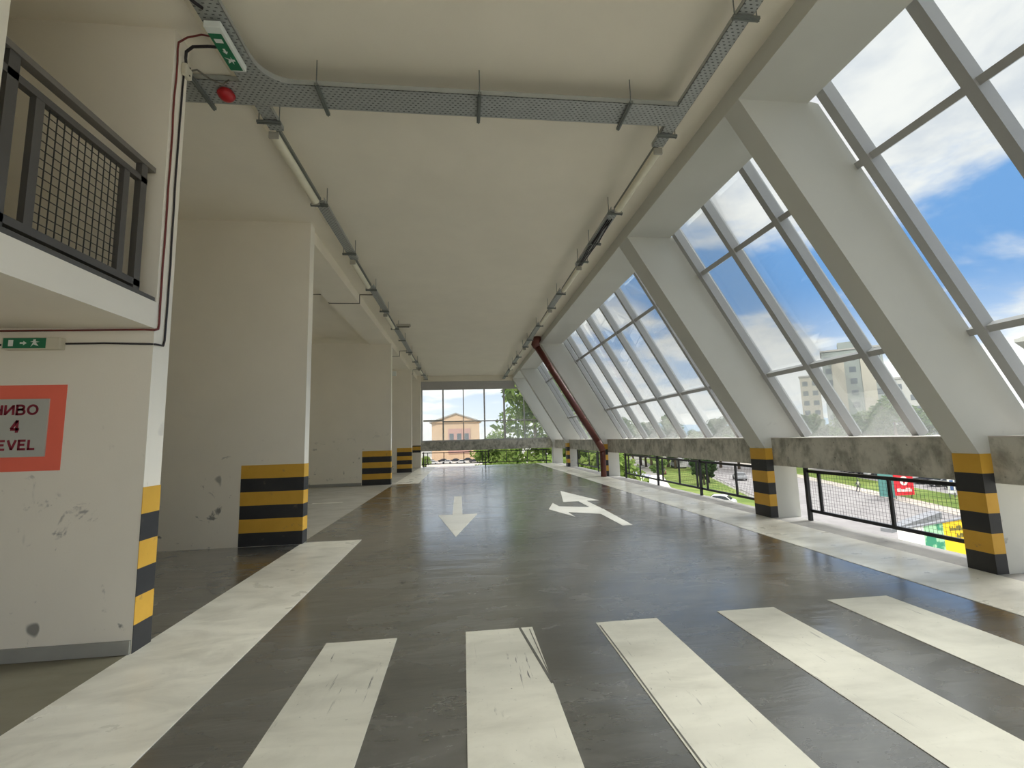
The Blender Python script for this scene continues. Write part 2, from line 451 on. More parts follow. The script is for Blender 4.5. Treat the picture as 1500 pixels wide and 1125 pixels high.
MBs(-3.1, -2.597, 28.495, 28.51, .93, 1.36).build('hazard_stripes', M['stripe'], we)
struct('wall_left', MB().box(-8.7, -8.4, YR, YE, -.3, CEIL + .5), M['wallclean'], 'back wall of the parking bays')
for nm, y0, y1, lb in (('baseboard_front', 4.062, 4.08, 'grey skirting under the level sign wall'), ('baseboard_third', 17.87, 17.88, 'grey skirting of the second striped wall')):
    struct(nm, MB().box(-8.3, XW - .01 if y0 < 5 else -3.85, y0, y1, .003, .105), M['skirt'], lb)
# mezzanine
struct('mezzanine_slab', MB().box(-8.4, XW, YR, 4.08, 2.63, 2.86), M['wall'], 'white edge of the mezzanine slab', None)
struct('mezzanine_kerb', MB().box(-2.9, XW - .01, YR, 4.075, 2.862, 2.90), M['railgrey'], 'dark kerb along the mezzanine edge')
struct('wall_upper', MB().box(-8.4, XW, 2.45, 2.66, 2.905, 5.5).box(-2.83, XW, YR, 2.45, 2.905, 5.5), M['wallclean'], 'white wall end above the balcony railing, with an unseen wall added behind it to block daylight')  # long box is an unseen wall added to keep window light off the mezzanine
struct('wall_light_block', MB().box(-8.4, -2.62, YR - .2, YR, 2.87, CEIL + .5), M['wallclean'], 'unseen wall added behind the mezzanine to block daylight')  # added out of view to shut rear daylight off the upper wall
# balcony railing
br = empty('balcony_railing', (-2.72, 3.3, 2.905), 'dark grey railing with a wire mesh panel on the mezzanine edge', 'railing')
RX = -2.72
MB().bar((RX, 2.68, 4.06), (RX, 4.06, 4.06), .07, .045).build('handrail', M['handrail'], br)
MB().bar((RX, 2.68, 3.90), (RX, 3.98, 3.90), .05, .05).build('top_bar', M['railgrey'], br)
MB().bar((RX, 2.68, 2.985), (RX, 3.98, 2.985), .05, .055).build('bottom_bar', M['railgrey'], br)
for y in (2.80, 3.94):
    MB().bar((RX, y, 2.905), (RX, y, 4.05), .05, .07, (0, 1, 0)).build('post', M['railgrey'], br)
for y in (2.99, 3.755):
    MB().bar((RX, y, 3.0), (RX, y, 3.89), .04, .06, (0, 1, 0)).build('upright', M['railgrey'], br)
mb = MB()
for i in range(1, 12):
    y = 3.02 + i * .705 / 12
    mb.box(RX - .0035, RX + .0035, y - .002, y + .002, 3.01, 3.88)
for i in range(1, 14):
    z = 3.01 + i * .87 / 14
    mb.box(RX - .0065, RX, 3.02, 3.725, z - .002, z + .002)
mb.build('wire_mesh', M['meshgrey'], br)

# ------------------------------------------------------------------ level sign
sg = empty('level_sign', (-3.61, 4.08, 1.45), 'level 4 sign, white panel with dark red letters inside an orange border', 'sign')
mb = MB()
mb.box(-3.99, -3.255, 4.0765, 4.08, 2.035, 2.15).box(-3.99, -3.255, 4.0765, 4.08, 1.45, 1.565)
mb.box(-3.99, -3.85, 4.0765, 4.08, 1.565, 2.035).box(-3.372, -3.255, 4.0765, 4.08, 1.565, 2.035)
mb.build('border', M['orange'], sg)
MB().box(-3.85, -3.372, 4.066, 4.08, 1.565, 2.035).build('panel', M['panel'], sg)
def arc(cx, cz, rx, rz, a0, a1, n=8):
    return [(cx + rx * math.cos(math.radians(a0 + (a1 - a0) * i / n)), cz + rz * math.sin(math.radians(a0 + (a1 - a0) * i / n))) for i in range(n + 1)]
GLYPH = {
    'Н': (.72, [[(.08, 0), (.08, 1)], [(.64, 0), (.64, 1)], [(.08, .5), (.64, .5)]]),
    'И': (.72, [[(.08, 1), (.08, 0)], [(.08, .06), (.64, .94)], [(.64, 1), (.64, 0)]]),
    'В': (.68, [[(.08, 0), (.08, 1)], [(.0, .93), (.36, .93)] + arc(.36, .73, .20, .20, 90, -90) + [(.08, .53)], [(.08, .53), (.38, .53)] + arc(.38, .30, .23, .23, 90, -90) + [(.0, .07)]]),
    'О': (.80, [arc(.40, .5, .33, .43, 0, 360, 20)]),
    '4': (.62, [[(.46, 0), (.46, 1)], [(.46, .96), (.06, .30)], [(.02, .27), (.62, .27)]]),
    'L': (.58, [[(.08, 0), (.08, 1)], [(.0, .07), (.54, .07)]]),
    'E': (.62, [[(.08, 0), (.08, 1)], [(.0, .93), (.56, .93)], [(.08, .52), (.50, .52)], [(.0, .07), (.58, .07)]]),
    'V': (.70, [[(.06, 1), (.35, .03)], [(.64, 1), (.35, .03)]]),
}
def letters(body, cx, y, z, h, width, m, parent, sw=.15):
    tot = sum(GLYPH[c][0] for c in body) + .10 * (len(body) - 1)
    kx = width / tot; x = cx - width / 2; mb = MB()
    for c in body:
        w, strokes = GLYPH[c]
        for st in strokes:
            for p, q in zip(st, st[1:]):
                P = Vector((x + p[0] * kx, z + p[1] * h)); Q = Vector((x + q[0] * kx, z + q[1] * h))
                d = (Q - P).normalized(); nrm = Vector((-d.y, d.x)) * sw * h / 2
                e = d * .012 * h if len(st) > 2 else d * 0
                poly = [P - nrm - e, Q - nrm + e, Q + nrm + e, P + nrm - e]
                mb.prism([tuple(v) for v in poly], 'y', y - .0016, y)
        x += (w + .10) * kx
    return mb.build('lettering', m, parent)
letters('НИВО', -3.612, 4.0658, 1.905, .082, .335, M['signred'], sg, .215)
letters('4', -3.605, 4.0658, 1.762, .100, .066, M['signred'], sg, .215)
letters('LEVEL', -3.615, 4.0658, 1.622, .080, .345, M['signred'], sg, .225)

# ------------------------------------------------------------------ exit signs
def exit_picto(place, parent):
    # white marks on the green face; place(u, v) -> 3D with u along the sign, v up
    def poly(name, pts):
        mb = MB(); n = len(pts)
        f = [place(u, v, 0) for u, v in pts]; b = [place(u, v, .0015) for u, v in pts]
        mb.add(f + b, [tuple(range(n)), tuple(range(2 * n - 1, n - 1, -1))] + [(i, n + i, n + (i + 1) % n, (i + 1) % n) for i in range(n)])
        return mb.build(name, M['exitwhite'], parent)
    poly('door_symbol', [(.13, .2), (.24, .2), (.24, .8), (.13, .8)])
    poly('arrow_symbol', [(.40, .42), (.48, .42), (.48, .3), (.56, .5), (.48, .7), (.48, .58), (.40, .58)])
    poly('running_figure', [(.66, .15), (.72, .38), (.76, .30), (.84, .20), (.80, .42), (.77, .55), (.86, .62), (.76, .68), (.77, .85), (.71, .85), (.71, .70), (.64, .62), (.71, .58), (.69, .42)])
ex = empty('exit_sign', (-3.52, 4.05, 2.44), 'green exit sign on the wall under the mezzanine slab', 'exit sign', 'green emergency exit signs')
MB().box(-3.73, -3.30, 4.02, 4.08, 2.44, 2.54).build('housing', M['cream'], ex, .006)
gf = MB().box(-3.715, -3.40, 4.017, 4.021, 2.447, 2.533).build('sign_face', M['green'], ex)
exit_picto(lambda u, v, d: (-3.715 + u * .315, 4.0168 - d, 2.447 + v * .086), gf)
ex2 = empty('exit_sign', (-2.18, 4.12, 5.33), 'green exit sign slung under the left cable tray beside the junction', 'exit sign', 'green emergency exit signs')
MB().box(-2.255, -2.11, 3.86, 4.36, 5.335, 5.40).build('housing', M['exitwhite'], ex2, .006)
gf = MB().box(-2.25, -2.135, 3.93, 4.34, 5.331, 5.336).build('sign_face', M['green'], ex2)
exit_picto(lambda u, v, d: (-2.25 + v * .115, 3.93 + (u * .95) * .41, 5.3308 - d), gf)
for y in (3.95, 4.28):
    MB().box(-2.19, -2.17, y - .01, y + .01, 5.40, 5.425).build('clip', M['galv'], ex2)

# ------------------------------------------------------------------ cable trays
def tray_run(mb, x0, x1, y0, y1, z=5.43, h=.055, along='y'):
    mb.box(x0, x1, y0, y1, z, z + .004)
    if along == 'y':
        mb.box(x0, x0 + .004, y0, y1, z, z + h).box(x1 - .004, x1, y0, y1, z, z + h)
    else:
        mb.box(x0, x1, y0, y0 + .004, z, z + h).box(x0, x1, y1 - .004, y1, z, z + h)
def bracket(parent, x, y, w, along, z=5.42):
    mb = MB()
    if along == 'x':
        mb.box(x - w / 2, x + w / 2, y - .02, y + .02, z - .03, z - .0005)
        mb.box(x - w / 2, x + w / 2, y - .004, y + .004, z - .042, z - .03)
        mb.tube([(x + w / 2 - .02, y, z - .05), (x + w / 2 - .02, y, CEIL - .002)], .006, 6).tube([(x - w / 2 + .02, y, z - .03), (x - w / 2 + .02, y, CEIL - .002)], .006, 6)
    else:
        mb.box(x - .02, x + .02, y - w / 2, y + w / 2, z - .03, z - .0005)
        mb.box(x - .004, x + .004, y - w / 2, y + w / 2, z - .042, z - .03)
        mb.tube([(x, y - w / 2 + .02, z - .05), (x, y - w / 2 + .02, (5.498 if x < -2.4 else CEIL - .002))], .006, 6).tube([(x, y + w / 2 - .02, z - .05), (x, y + w / 2 - .02, (5.498 if x < -2.4 else CEIL - .002))], .006, 6)
    mb.build('bracket', M['galv'], parent)
tl = empty('cable_tray', (-2.16, 12, 5.42), 'long perforated metal cable tray near the left walls', 'cable tray')
mb = MB(); tray_run(mb, -2.29, -2.05, YR, 4.60)
mb.build('wide_tray', M['tray'], tl)
LL = [(5.36, 6.98), (9.35, 10.95), (13.4, 15.0), (19.6, 21.4), (23.9, 25.6)]
def between(parent, x0, x1, xr_, lamps_, y0, y1):
    cuts = [y0] + [v for ab in lamps_ for v in ab] + [y1]
    for i in range(0, len(cuts), 2):
        mb = MB(); tray_run(mb, x0, x1, cuts[i], cuts[i + 1]); mb.build('narrow_tray', M['tray'], parent)
    for a, b in lamps_:
        MB().box(xr_ - .025, xr_ + .025, a, b, 5.43, 5.47).build('lamp_rail', M['galv'], parent)
between(tl, -2.29, -2.13, -2.20, LL, 4.95, YE - .4)
for y in [5.18, 7.08, 9.0, 11.2, 13.1, 15.2, 17.0, 19.3, 21.7, 23.5, 26.2, 28.0]:
    bracket(tl, -2.23, y, .27, 'x')
tr = empty('cable_tray', (2.65, 12, 5.42), 'long perforated metal cable tray beside the sloping window soffit', 'cable tray')
RL = [(5.34, 7.0), (9.5, 11.1), (12.9, 14.5), (18.6, 20.2), (22.6, 24.2)]
between(tr, 2.57, 2.73, 2.64, RL, YR, YE - .4)
for y in [3.45, 5.08, 7.08, 8.3, 9.2, 11.4, 12.7, 14.8, 17.0, 18.3, 20.6, 22.3, 24.5, 27.0]:
    bracket(tr, 2.66, y, .26, 'x')
random.seed(5)
mb = MB()
for q in range(4):
    pts = [(2.60 + .03 * q + random.uniform(-.02, .02), 7.3 + i * .42, 5.415 + random.uniform(-.035, .0)) for i in range(6)]
    mb.tube(pts, .010, 6)
mb.build('loose_cables', M['darkcable'], tr)
tc = empty('cable_tray', (.2, 4.77, 5.42), 'wide perforated metal cable tray crossing the ceiling', 'cable tray')
mb = MB(); z = 5.43
mb.box(-3.7, 2.57, 4.60, 4.945, z, z + .004)
mb.box(-1.75, 2.57, 4.60, 4.604, z, z + .06).box(-2.05, 2.57, 4.941, 4.945, z, z + .06)
mb.box(-3.7, -2.29, 4.60, 4.604, z, z + .06).box(-3.7, -2.29, 4.941, 4.945, z, z + .06)
arc = [(-2.05 + .30 * (1 - math.cos(t)), 4.30 + .30 * math.sin(t)) for t in [i * PI / 2 / 8 for i in range(9)]]
mb.prism([(-2.05, 4.60)] + arc, 'z', z, z + .004)
for p, q in zip(arc, arc[1:]): mb.bar((*p, z + .03), (*q, z + .03), .004, .06)
mb.build('wide_tray', M['tray'], tc)
for x in (-2.74, -1.5, .24, 1.98): bracket(tc, x, 4.77, .46, 'y')

# ------------------------------------------------------------------ fluorescent lamps
def batten():
    r = empty('hanging_lamp', (0, 0, 0), 'x', 'lamp', 'unlit tube lamps under the cable trays')
    n = 10; L = 1.6
    prof = [(-.055, .052), (-.058, .03)] + [(.058 * math.sin(t), -.0 + .03 - .045 * math.cos(t)) for t in [-1.2 + i * .3 for i in range(9)]] + [(.058, .03), (.055, .052)]
    MB().prism([(p[0], p[1]) for p in prof], 'y', .03, L - .03).build('diffuser', M['diff'], r)
    MB().box(-.045, .045, .02, L - .02, .052, .078).build('housing', M['lampbase'], r)
    for y in (0, L - .03): MB().box(-.06, .06, y, y + .03, -.018, .07).build('end_cap', M['lampbase'], r, .008)
    return r
proto = batten()
words = ['first', 'second', 'third', 'fourth', 'last']
lamps = [(-2.25, y0, f'{w} tube lamp from the camera under the cable tray by the left walls') for (y0, _), w in zip(LL, words)] + \
        [(2.66, y0, f'{w} tube lamp from the camera under the cable tray by the window soffit') for (y0, _), w in zip(RL, words)]
for i, (x, y, lb) in enumerate(lamps):
    o = proto if i == 0 else copy_tree(proto, (0, 0, 0))
    o.location = (x, y, 5.3525); o['label'] = lb
cb = empty('ceiling_box', (-1.9, 14.73, 5.36), 'small grey box lamp set crosswise off the left cable tray', 'lamp')
MB().box(-2.12, -1.66, 14.67, 14.79, 5.37, 5.44).build('housing', M['lampbase'], cb, .01)
MB().box(-2.08, -1.70, 14.69, 14.77, 5.345, 5.37).build('diffuser', M['greycable'], cb)

# siren, junction box, cables
sr = empty('mounted_siren', (-2.50, 4.76, 5.33), 'round red alarm siren under the crossing cable tray', 'alarm')
MB().tube([(-2.50, 4.76, 5.4305), (-2.50, 4.76, 5.40)], .075, 20).build('base', M['red'], sr)
MB().dome((-2.50, 4.76, 5.40), .085, .075).tube([(-2.50, 4.76, 5.40), (-2.50, 4.76, 5.39)], .088, 20).build('horn', M['red'], sr)
jb = empty('junction_box', (-2.59, 4.23, 5.12), 'small cream junction box at the top of the wall end', 'junction box')
MB().box(-2.62, -2.57, 4.19, 4.29, 5.14, 5.26).build('box', M['cream'], jb, .012)
for z in (5.16, 5.24):
    MB().tube([(-2.569, 4.24, z), (-2.563, 4.24, z)], .008, 8).build('screw', M['greycable'], jb)
def cable(name, pts, r, m, label):
    return tag(MB().tube(pts, r, 8).build(name, m), label, 'cable')
random.seed(2)
def wob(x, y, z0, z1, n):
    return [(x, y + random.uniform(-.006, .006), z0 + (z1 - z0) * i / n) for i in range(n + 1)]
cable('cable', [(-2.24, 4.02, 5.385), (-2.36, 4.03, 5.41), (-2.50, 4.06, 5.40), (-2.597, 4.10, 5.38), (-2.61, 4.115, 5.33)] + wob(-2.61, 4.118, 5.2, 2.68, 14) +
      [(-2.61, 4.112, 2.63), (-2.615, 4.073, 2.612), (-2.7, 4.07, 2.615), (-3.2, 4.07, 2.61), (-3.8, 4.07, 2.605), (-4.6, 4.07, 2.61)], .008, M['redcable'],
      'dark red cable clipped down the wall end and along under the slab')
cable('cable', [(-2.24, 4.13, 5.385), (-2.36, 4.14, 5.395), (-2.50, 4.15, 5.39), (-2.575, 4.18, 5.36), (-2.595, 4.21, 5.32), (-2.595, 4.225, 5.25)], .013, M['darkcable'],
      'thick black cable from the ceiling exit sign to the junction box')
cable('cable', [(-2.61, 4.225, 5.145)] + wob(-2.61, 4.212, 5.0, 2.55, 14) + [(-2.61, 4.19, 2.50), (-2.61, 4.10, 2.492), (-2.64, 4.07, 2.49), (-3.0, 4.07, 2.498), (-3.29, 4.07, 2.495)], .008, M['darkcable'],
      'black cable clipped down the wall end to the green wall exit sign')
cable('cable', [(-3.74, 4.07, 2.49), (-3.9, 4.07, 2.475), (-4.6, 4.07, 2.48)], .009, M['darkcable'], 'black cable leaving the far side of the wall exit sign')
cable('cable', [(-2.575, 4.27, 5.24), (-2.54, 4.30, 5.28), (-2.47, 4.40, 5.27), (-2.42, 4.53, 5.33), (-2.40, 4.61, 5.45)], .008, M['greycable'], 'thin grey cable looping from the junction box to the crossing tray')
cable('cable', [(-2.20, 3.75, 5.40), (-2.24, 3.70, 5.40), (-2.30, 3.62, 5.42), (-2.34, 3.5, 5.47)], .014, M['darkcable'], 'short thick black cable end above the ceiling exit sign')
for y, lb in ((12.45, 'thin cable crossing the beam before the second striped wall'), (20.4, 'thin cable crossing the beam before the third striped wall'), (25.9, 'thin cable crossing the beam beyond the third striped wall')):
    cable('cable', [(-2.29, y, 5.46), (-2.32, y, 5.688), (-2.788, y, 5.688), (-2.788, y, 5.44), (-3.612, y, 5.44), (-3.612, y, 5.688), (-7, y, 5.688)], .011, M['greycable'], lb)
wb = MB().box(-3.74, -3.50, 24.32, 24.40, 5.12, 5.38).build('alarm_box', M['exitwhite'], None, .02)
tag(wb, 'small white alarm box high on the third striped wall', 'alarm box')
tag(MB().box(2.84, 2.92, 11.2, 11.34, 5.66, 5.70).build('ceiling_sensor', M['red']), 'tiny reddish ceiling sensor beside the window soffit', 'sensor')

# ------------------------------------------------------------------ raking columns
cols = [(-2.7, -2.35, None), (.85, 1.15, None), (4.46, 4.74, 'raking white column closest to the camera, striped foot'), (8.05, 8.5, 'second raking white column, between two wide bays of glass'),
        (17.9, 18.3, 'raking white column behind the brown downpipe'), (24.5, 24.9, 'raking white column with the farthest striped foot'), (28.4, YE, 'raking white column against the end window')]
for i, (y0, y1, lb) in enumerate(cols):
    prof = [(5.70, 0), (5.70, 1.29), (XB + .001, SOF), (XB + .001, SOF + .02), (4.15, SOF + .02), (4.15 + .1, SOF), (glaze(1.5) + .10, 1.5), (6.52, 1.45), (6.52, 1.0), (6.30, .96), (6.30, 0)]
    c = struct('column', MB().prism(prof, 'y', y0, y1), M['colpaint'], lb or 'raking white column behind the camera')
    if i < 6:
        MB().box(5.696, 5.842, y0 - .004, y1 + .004, .004, 1.29).build('hazard_stripes', M['stripe'], c)
    else:
        pass
# concrete spandrel beams between the columns
for (a0, a1), lb in zip([(YR, .85), (1.15, 4.46), (4.74, 8.05), (8.5, 17.9), (18.3, 24.5), (24.9, 28.4)],
                        ['behind the camera', 'beside the camera', 'between the first two striped columns', 'in the widest bay', 'behind the downpipe', 'in the last bay']):
    struct('concrete_beam', MB().box(5.845, 6.66, a0, a1, .965, 1.47), M['concrete'], 'blotchy bare concrete beam ' + lb)
    struct('sill', MB().box(5.84, 6.68, a0, a1, 1.471, 1.485), M['sill'], 'thin pale metal sill on the concrete beam ' + lb)
struct('concrete_beam', MB().box(-2.6, 5.9, YE - .25, YE + .05, .98, 1.55), M['concrete'], 'bare concrete beam under the end window')

# ------------------------------------------------------------------ sloping windows
nx = Vector((SOF - 1.5, 0, glaze(1.5) - 4.15)).normalized()     # outward normal of the glazing
def gp(z, y, d=0.0):
    return Vector((glaze(z), y, z)) + nx * d
def bayw(idx, y0, y1, ms, label, ts=(4.65, 2.645)):
    w = empty(f'window_{idx}', (glaze(1.49), (y0 + y1) / 2, 1.49), label, 'window', None, 'structure')
    zt, zb = 5.9, 1.45
    for m in ms:
        mb = MB()
        p = [gp(zb, m - .05), gp(zb, m + .05), gp(zb, m + .05, .15), gp(zb, m - .05, .15), gp(zt, m - .05), gp(zt, m + .05), gp(zt, m + .05, .15), gp(zt, m - .05, .15)]
        mb.hexa([p[0], p[3], p[2], p[1], p[4], p[7], p[6], p[5]])
        q = [gp(zb, m - .018, .15), gp(zb, m + .018, .15), gp(zb, m + .018, .20), gp(zb, m - .018, .20), gp(zt, m - .018, .15), gp(zt, m + .018, .15), gp(zt, m + .018, .20), gp(zt, m - .018, .20)]
        mb.hexa([q[0], q[3], q[2], q[1], q[4], q[7], q[6], q[5]])
        mb.build('mullion', M['mull'], w)
    edges = [y0 + .001] + sorted(ms) + [y1 - .001]
    for t in ts:
        for a, b in zip(edges, edges[1:]):
            aa = a + (.05 if a in ms else 0); bb = b - (.05 if b in ms else 0)
            if bb - aa < .03: continue
            mb = MB(); dz = .035
            P = [gp(t - dz, aa, .03), gp(t - dz, bb, .03), gp(t - dz, bb, .14), gp(t - dz, aa, .14), gp(t + dz, aa, .03), gp(t + dz, bb, .03), gp(t + dz, bb, .14), gp(t + dz, aa, .14)]
            mb.hexa([P[0], P[3], P[2], P[1], P[4], P[7], P[6], P[5]]).build('transom', M['mull'], w)
    zs = [zb - .12] + sorted(ts) + [zt]
    for a, b in zip(edges, edges[1:]):
        for z0, z1 in zip(zs, zs[1:]):
            P = [gp(z0, a, .150), gp(z0, b, .150), gp(z0, b, .158), gp(z0, a, .158), gp(z1, a, .150), gp(z1, b, .150), gp(z1, b, .158), gp(z1, a, .158)]
            MB().hexa([P[0], P[3], P[2], P[1], P[4], P[7], P[6], P[5]]).build('pane', M['glass'], w)
    return w
bayw(1, -2.35, .85, [-1.5, -.4], 'sloping glazed bay behind the camera')
bayw(2, 1.15, 4.46, [2.15, 3.24, 4.31], 'sloping glazed bay on the near side of the first raking column')
bayw(3, 4.74, 8.05, [5.80, 6.88, 7.96], 'sloping glazed bay between the first two raking columns, tower block behind')
bayw(4, 8.5, 17.9, [10.0, 11.4, 12.8, 14.2, 15.62, 17.05, 17.7], 'widest sloping glazed bay, before the downpipe')
bayw(5, 18.3, 24.5, [19.6, 20.9, 22.2, 23.4, 24.2], 'sloping glazed bay beyond the downpipe')
bayw(6, 24.9, 28.4, [26.0, 27.2], 'last sloping glazed bay beside the end window')

# end window
ew = empty('window_7', (1.4, YE - .1, 1.55), 'upright end window with a raked right side', 'window', None, 'structure')
xr = lambda z: inner(z) + .02
yA, yB = YE - .16, YE - .06
mb = MB()
mb.box(-2.6, -2.5, yA, yB, 1.55, 5.36).build('jamb', M['endframe'], ew)
MB().box(-2.5, xr(4.85), yA, yB, 4.83, 4.93).box(-2.5, xr(5.28), yA, yB, 5.25, 5.36).box(-2.5, xr(5.25), yA + .04, yB, 4.93, 5.25).build('head_panel', M['endframe'], ew)
MB().box(-2.5, xr(1.6), yA, yB, 1.55, 1.64).build('bottom_rail', M['endframe'], ew)
for x, wd in ((-1.22, .09), (.06, .06), (1.40, .09), (2.67, .12), (3.96, .06)):
    zt = min(4.83, SOF - (x - XB) / SL) if x > XB else 4.83
    MB().box(x - wd / 2, x + wd / 2, yA, yB, 1.64, zt).build('mullion', M['endframe'], ew)
ex_ = [-2.5, -1.22, .06, 1.40, 2.67, 3.96]
for k in range(5):
    MB().box(ex_[k] + .045, ex_[k + 1] - .045, yA + .01, yB, 2.76 + (.06 if k == 0 else 0), 2.83 + (.1 if k == 0 else 0)).build('transom', M['endframe'], ew)
MB().box(4.0, xr(2.76), yA + .01, yB, 2.76, 2.82).build('transom', M['endframe'], ew)
pz = [1.64, 2.79, 4.85]
for k in range(6):
    for z0, z1 in zip(pz, pz[1:]):
        xa = ex_[k]; xb0 = ex_[k + 1] if k < 5 else 9
        poly = [(xa, z0), (min(xb0, xr(z0)), z0)]
        if xb0 > xr(z1) : 
            if xb0 < xr(z0): poly.append((xb0, SOF - (xb0 - .02 - XB) / SL))
            poly.append((max(xa, xr(z1)), min(z1, SOF - (max(xa, xr(z1)) - .02 - XB) / SL)))
        else: poly.append((xb0, z1))
        if xr(z1) > xa + .01: poly.append((xa, z1))
        MB().prism(poly, 'y', YE - .11, YE - .104).build('pane', M['glassend'], ew)

# ------------------------------------------------------------------ railings in the low openings
def railing(name, y0, y1, posts, uprights, label, X=6.2, along='y'):
    r = empty(name, ((X, (y0 + y1) / 2, 0) if along == 'y' else ((y0 + y1) / 2, X, 0)), label, 'railing', 'black mesh railings in the low openings')
    def B(a0, a1, w0, w1, z0, z1):
        return MB().box(X + w0, X + w1, a0, a1, z0, z1) if along == 'y' else MB().box(a0, a1, X + w0, X + w1, z0, z1)
    B(y0, y1, -.025, .025, .845, .895).build('top_rail', M['black'], r)
    B(y0, y1, -.02, .02, .15, .20).build('bottom_rail', M['black'], r)
    for p in posts:
        B(p - .03, p + .03, -.055, .0, .002, .93).build('post', M['black'], r)
    for p in uprights:
        B(p - .022, p + .022, -.018, .018, .20, .845).build('upright', M['black'], r)
    mb = MB(); st = .055
    n = int((y1 - y0) / st)
    for i in range(1, n):
        a = y0 + i * st
        q = B(a - .0013, a + .0013, .0, .0026, .2, .845); mb.add(q.v, q.f)
    for i in range(1, 12):
        z = .2 + i * .645 / 12
        q = B(y0, y1, .0026, .0052, z - .0013, z + .0013); mb.add(q.v, q.f)
    mb.build('wire_mesh', M['mesh'], r)
    return r
railing('mesh_railing', 4.76, 7.72, [7.66], [4.9, 6.08, 7.40], 'black mesh railing overlooking the road, between the first two striped columns')
railing('mesh_railing', 8.52, 17.1, [16.85, 14.0, 11.38], [16.6, 15.5, 13.7, 12.6, 11.6, 11.1, 9.85, 8.7], 'long black mesh railing overlooking lawn and parked cars, before the downpipe')
railing('mesh_railing', 18.4, 24.3, [24.1, 20.4], [23.8, 22.0, 20.7, 20.1, 18.8], 'black mesh railing in front of bushes, beyond the downpipe')
railing('mesh_railing', -2.55, 5.6, [-2.45, 1.40, 5.3], [-2.2, -1.2, .05, 1.2, 1.6, 2.75, 4.1, 5.1], 'black mesh railing under the end window', X=YE - .08, along='x')

# ------------------------------------------------------------------ downpipe
dp = empty('downpipe', (5.57, 17.68, 0), 'brown red downpipe following the third striped column to the floor', 'pipe')
Yp = 17.72
MB().tube([(3.07, Yp, 5.698), (3.07, Yp, 5.62), (3.01, Yp, 5.50), (2.98, Yp, 5.40), (3.05, Yp, 5.28)], .155, 16).build('elbow', M['pipejoint'], dp)
MB().tube([(3.02, Yp, 5.33), (5.42, Yp, 1.33)], .125, 16).build('raking_pipe', M['pipe'], dp)
MB().tube([(5.38, Yp, 1.41), (5.46, Yp, 1.26), (5.52, Yp, 1.16), (5.56, Yp, 1.03)], .13, 16).build('bend', M['pipejoint'], dp)
MB().tube([(5.56, Yp, 1.05), (5.56, Yp, .002)], .115, 16).build('upright_pipe', M['pipe'], dp)
for f in (.2, .75):
    p = Vector((3.02, Yp, 5.33)).lerp(Vector((5.42, Yp, 1.33)), f); d = (Vector((5.42, Yp, 1.33)) - Vector((3.02, Yp, 5.33))).normalized()
    MB().tube([p - d * .02, p + d * .02], .132, 16).build('collar', M['pipejoint'], dp)

# ================================================================== OUTDOORS (street level 7.5 m below)
G = -7.5
struct('ground', MB().box(-900, 1600, -300, 2500, G - .5, G), M['soil'], 'open ground around the car park')
def flat(name, poly, m, z, label, kind='structure'):
    return tag(MB().prism(poly, 'z', G + z - .03, G + z).build(name, m), label, None, None, kind)
flat('road', [(19, 0), (34, 0), (54, 52), (64, 80), (74, 108), (113, 212), (95, 212), (60, 112), (47, 77), (37, 50)], M['asphalt'], .06, 'two lane street beside the car park')
flat('pavement', [(34, 0), (36.5, 0), (56.5, 52), (66.5, 80), (76.5, 108), (116, 212), (113, 212), (74, 108), (64, 80), (54, 52)], M['paving'], .10, 'pale pavement on the far side of the street')
flat('lawn_far', [(36.5, 0), (44, 0), (64, 52), (74, 80), (84, 108), (124, 212), (116, 212), (76.5, 108), (66.5, 80), (56.5, 52)], M['grass'], .10, 'grass verge behind the far pavement')
flat('lawn_near', [(14, 0), (18.5, 0), (36, 50), (46, 77), (59, 112), (94, 212), (82, 212), (50, 112), (36, 77), (28, 50)], M['grass'], .10, 'grass strip between street and car park')
flat('yard', [(6.4, -30), (18, -30), (18, 0), (28, 50), (36, 77), (46, 100), (6.4, 100)], M['yard'], .04, 'pale ground added beside the car park to bounce daylight')  # works as a reflector, added to throw daylight up at the ceiling
flat('parking_lot', [(44.5, 0), (90, 0), (170, 212), (124, 212), (84, 108), (74, 80), (64, 52)], M['asphalt'], .05, 'parking lot across the street')
flat('forecourt', [(-60, 100), (24, 100), (40, 260), (-60, 260)], M['paving'], .05, 'pale paved yard seen under the end window')

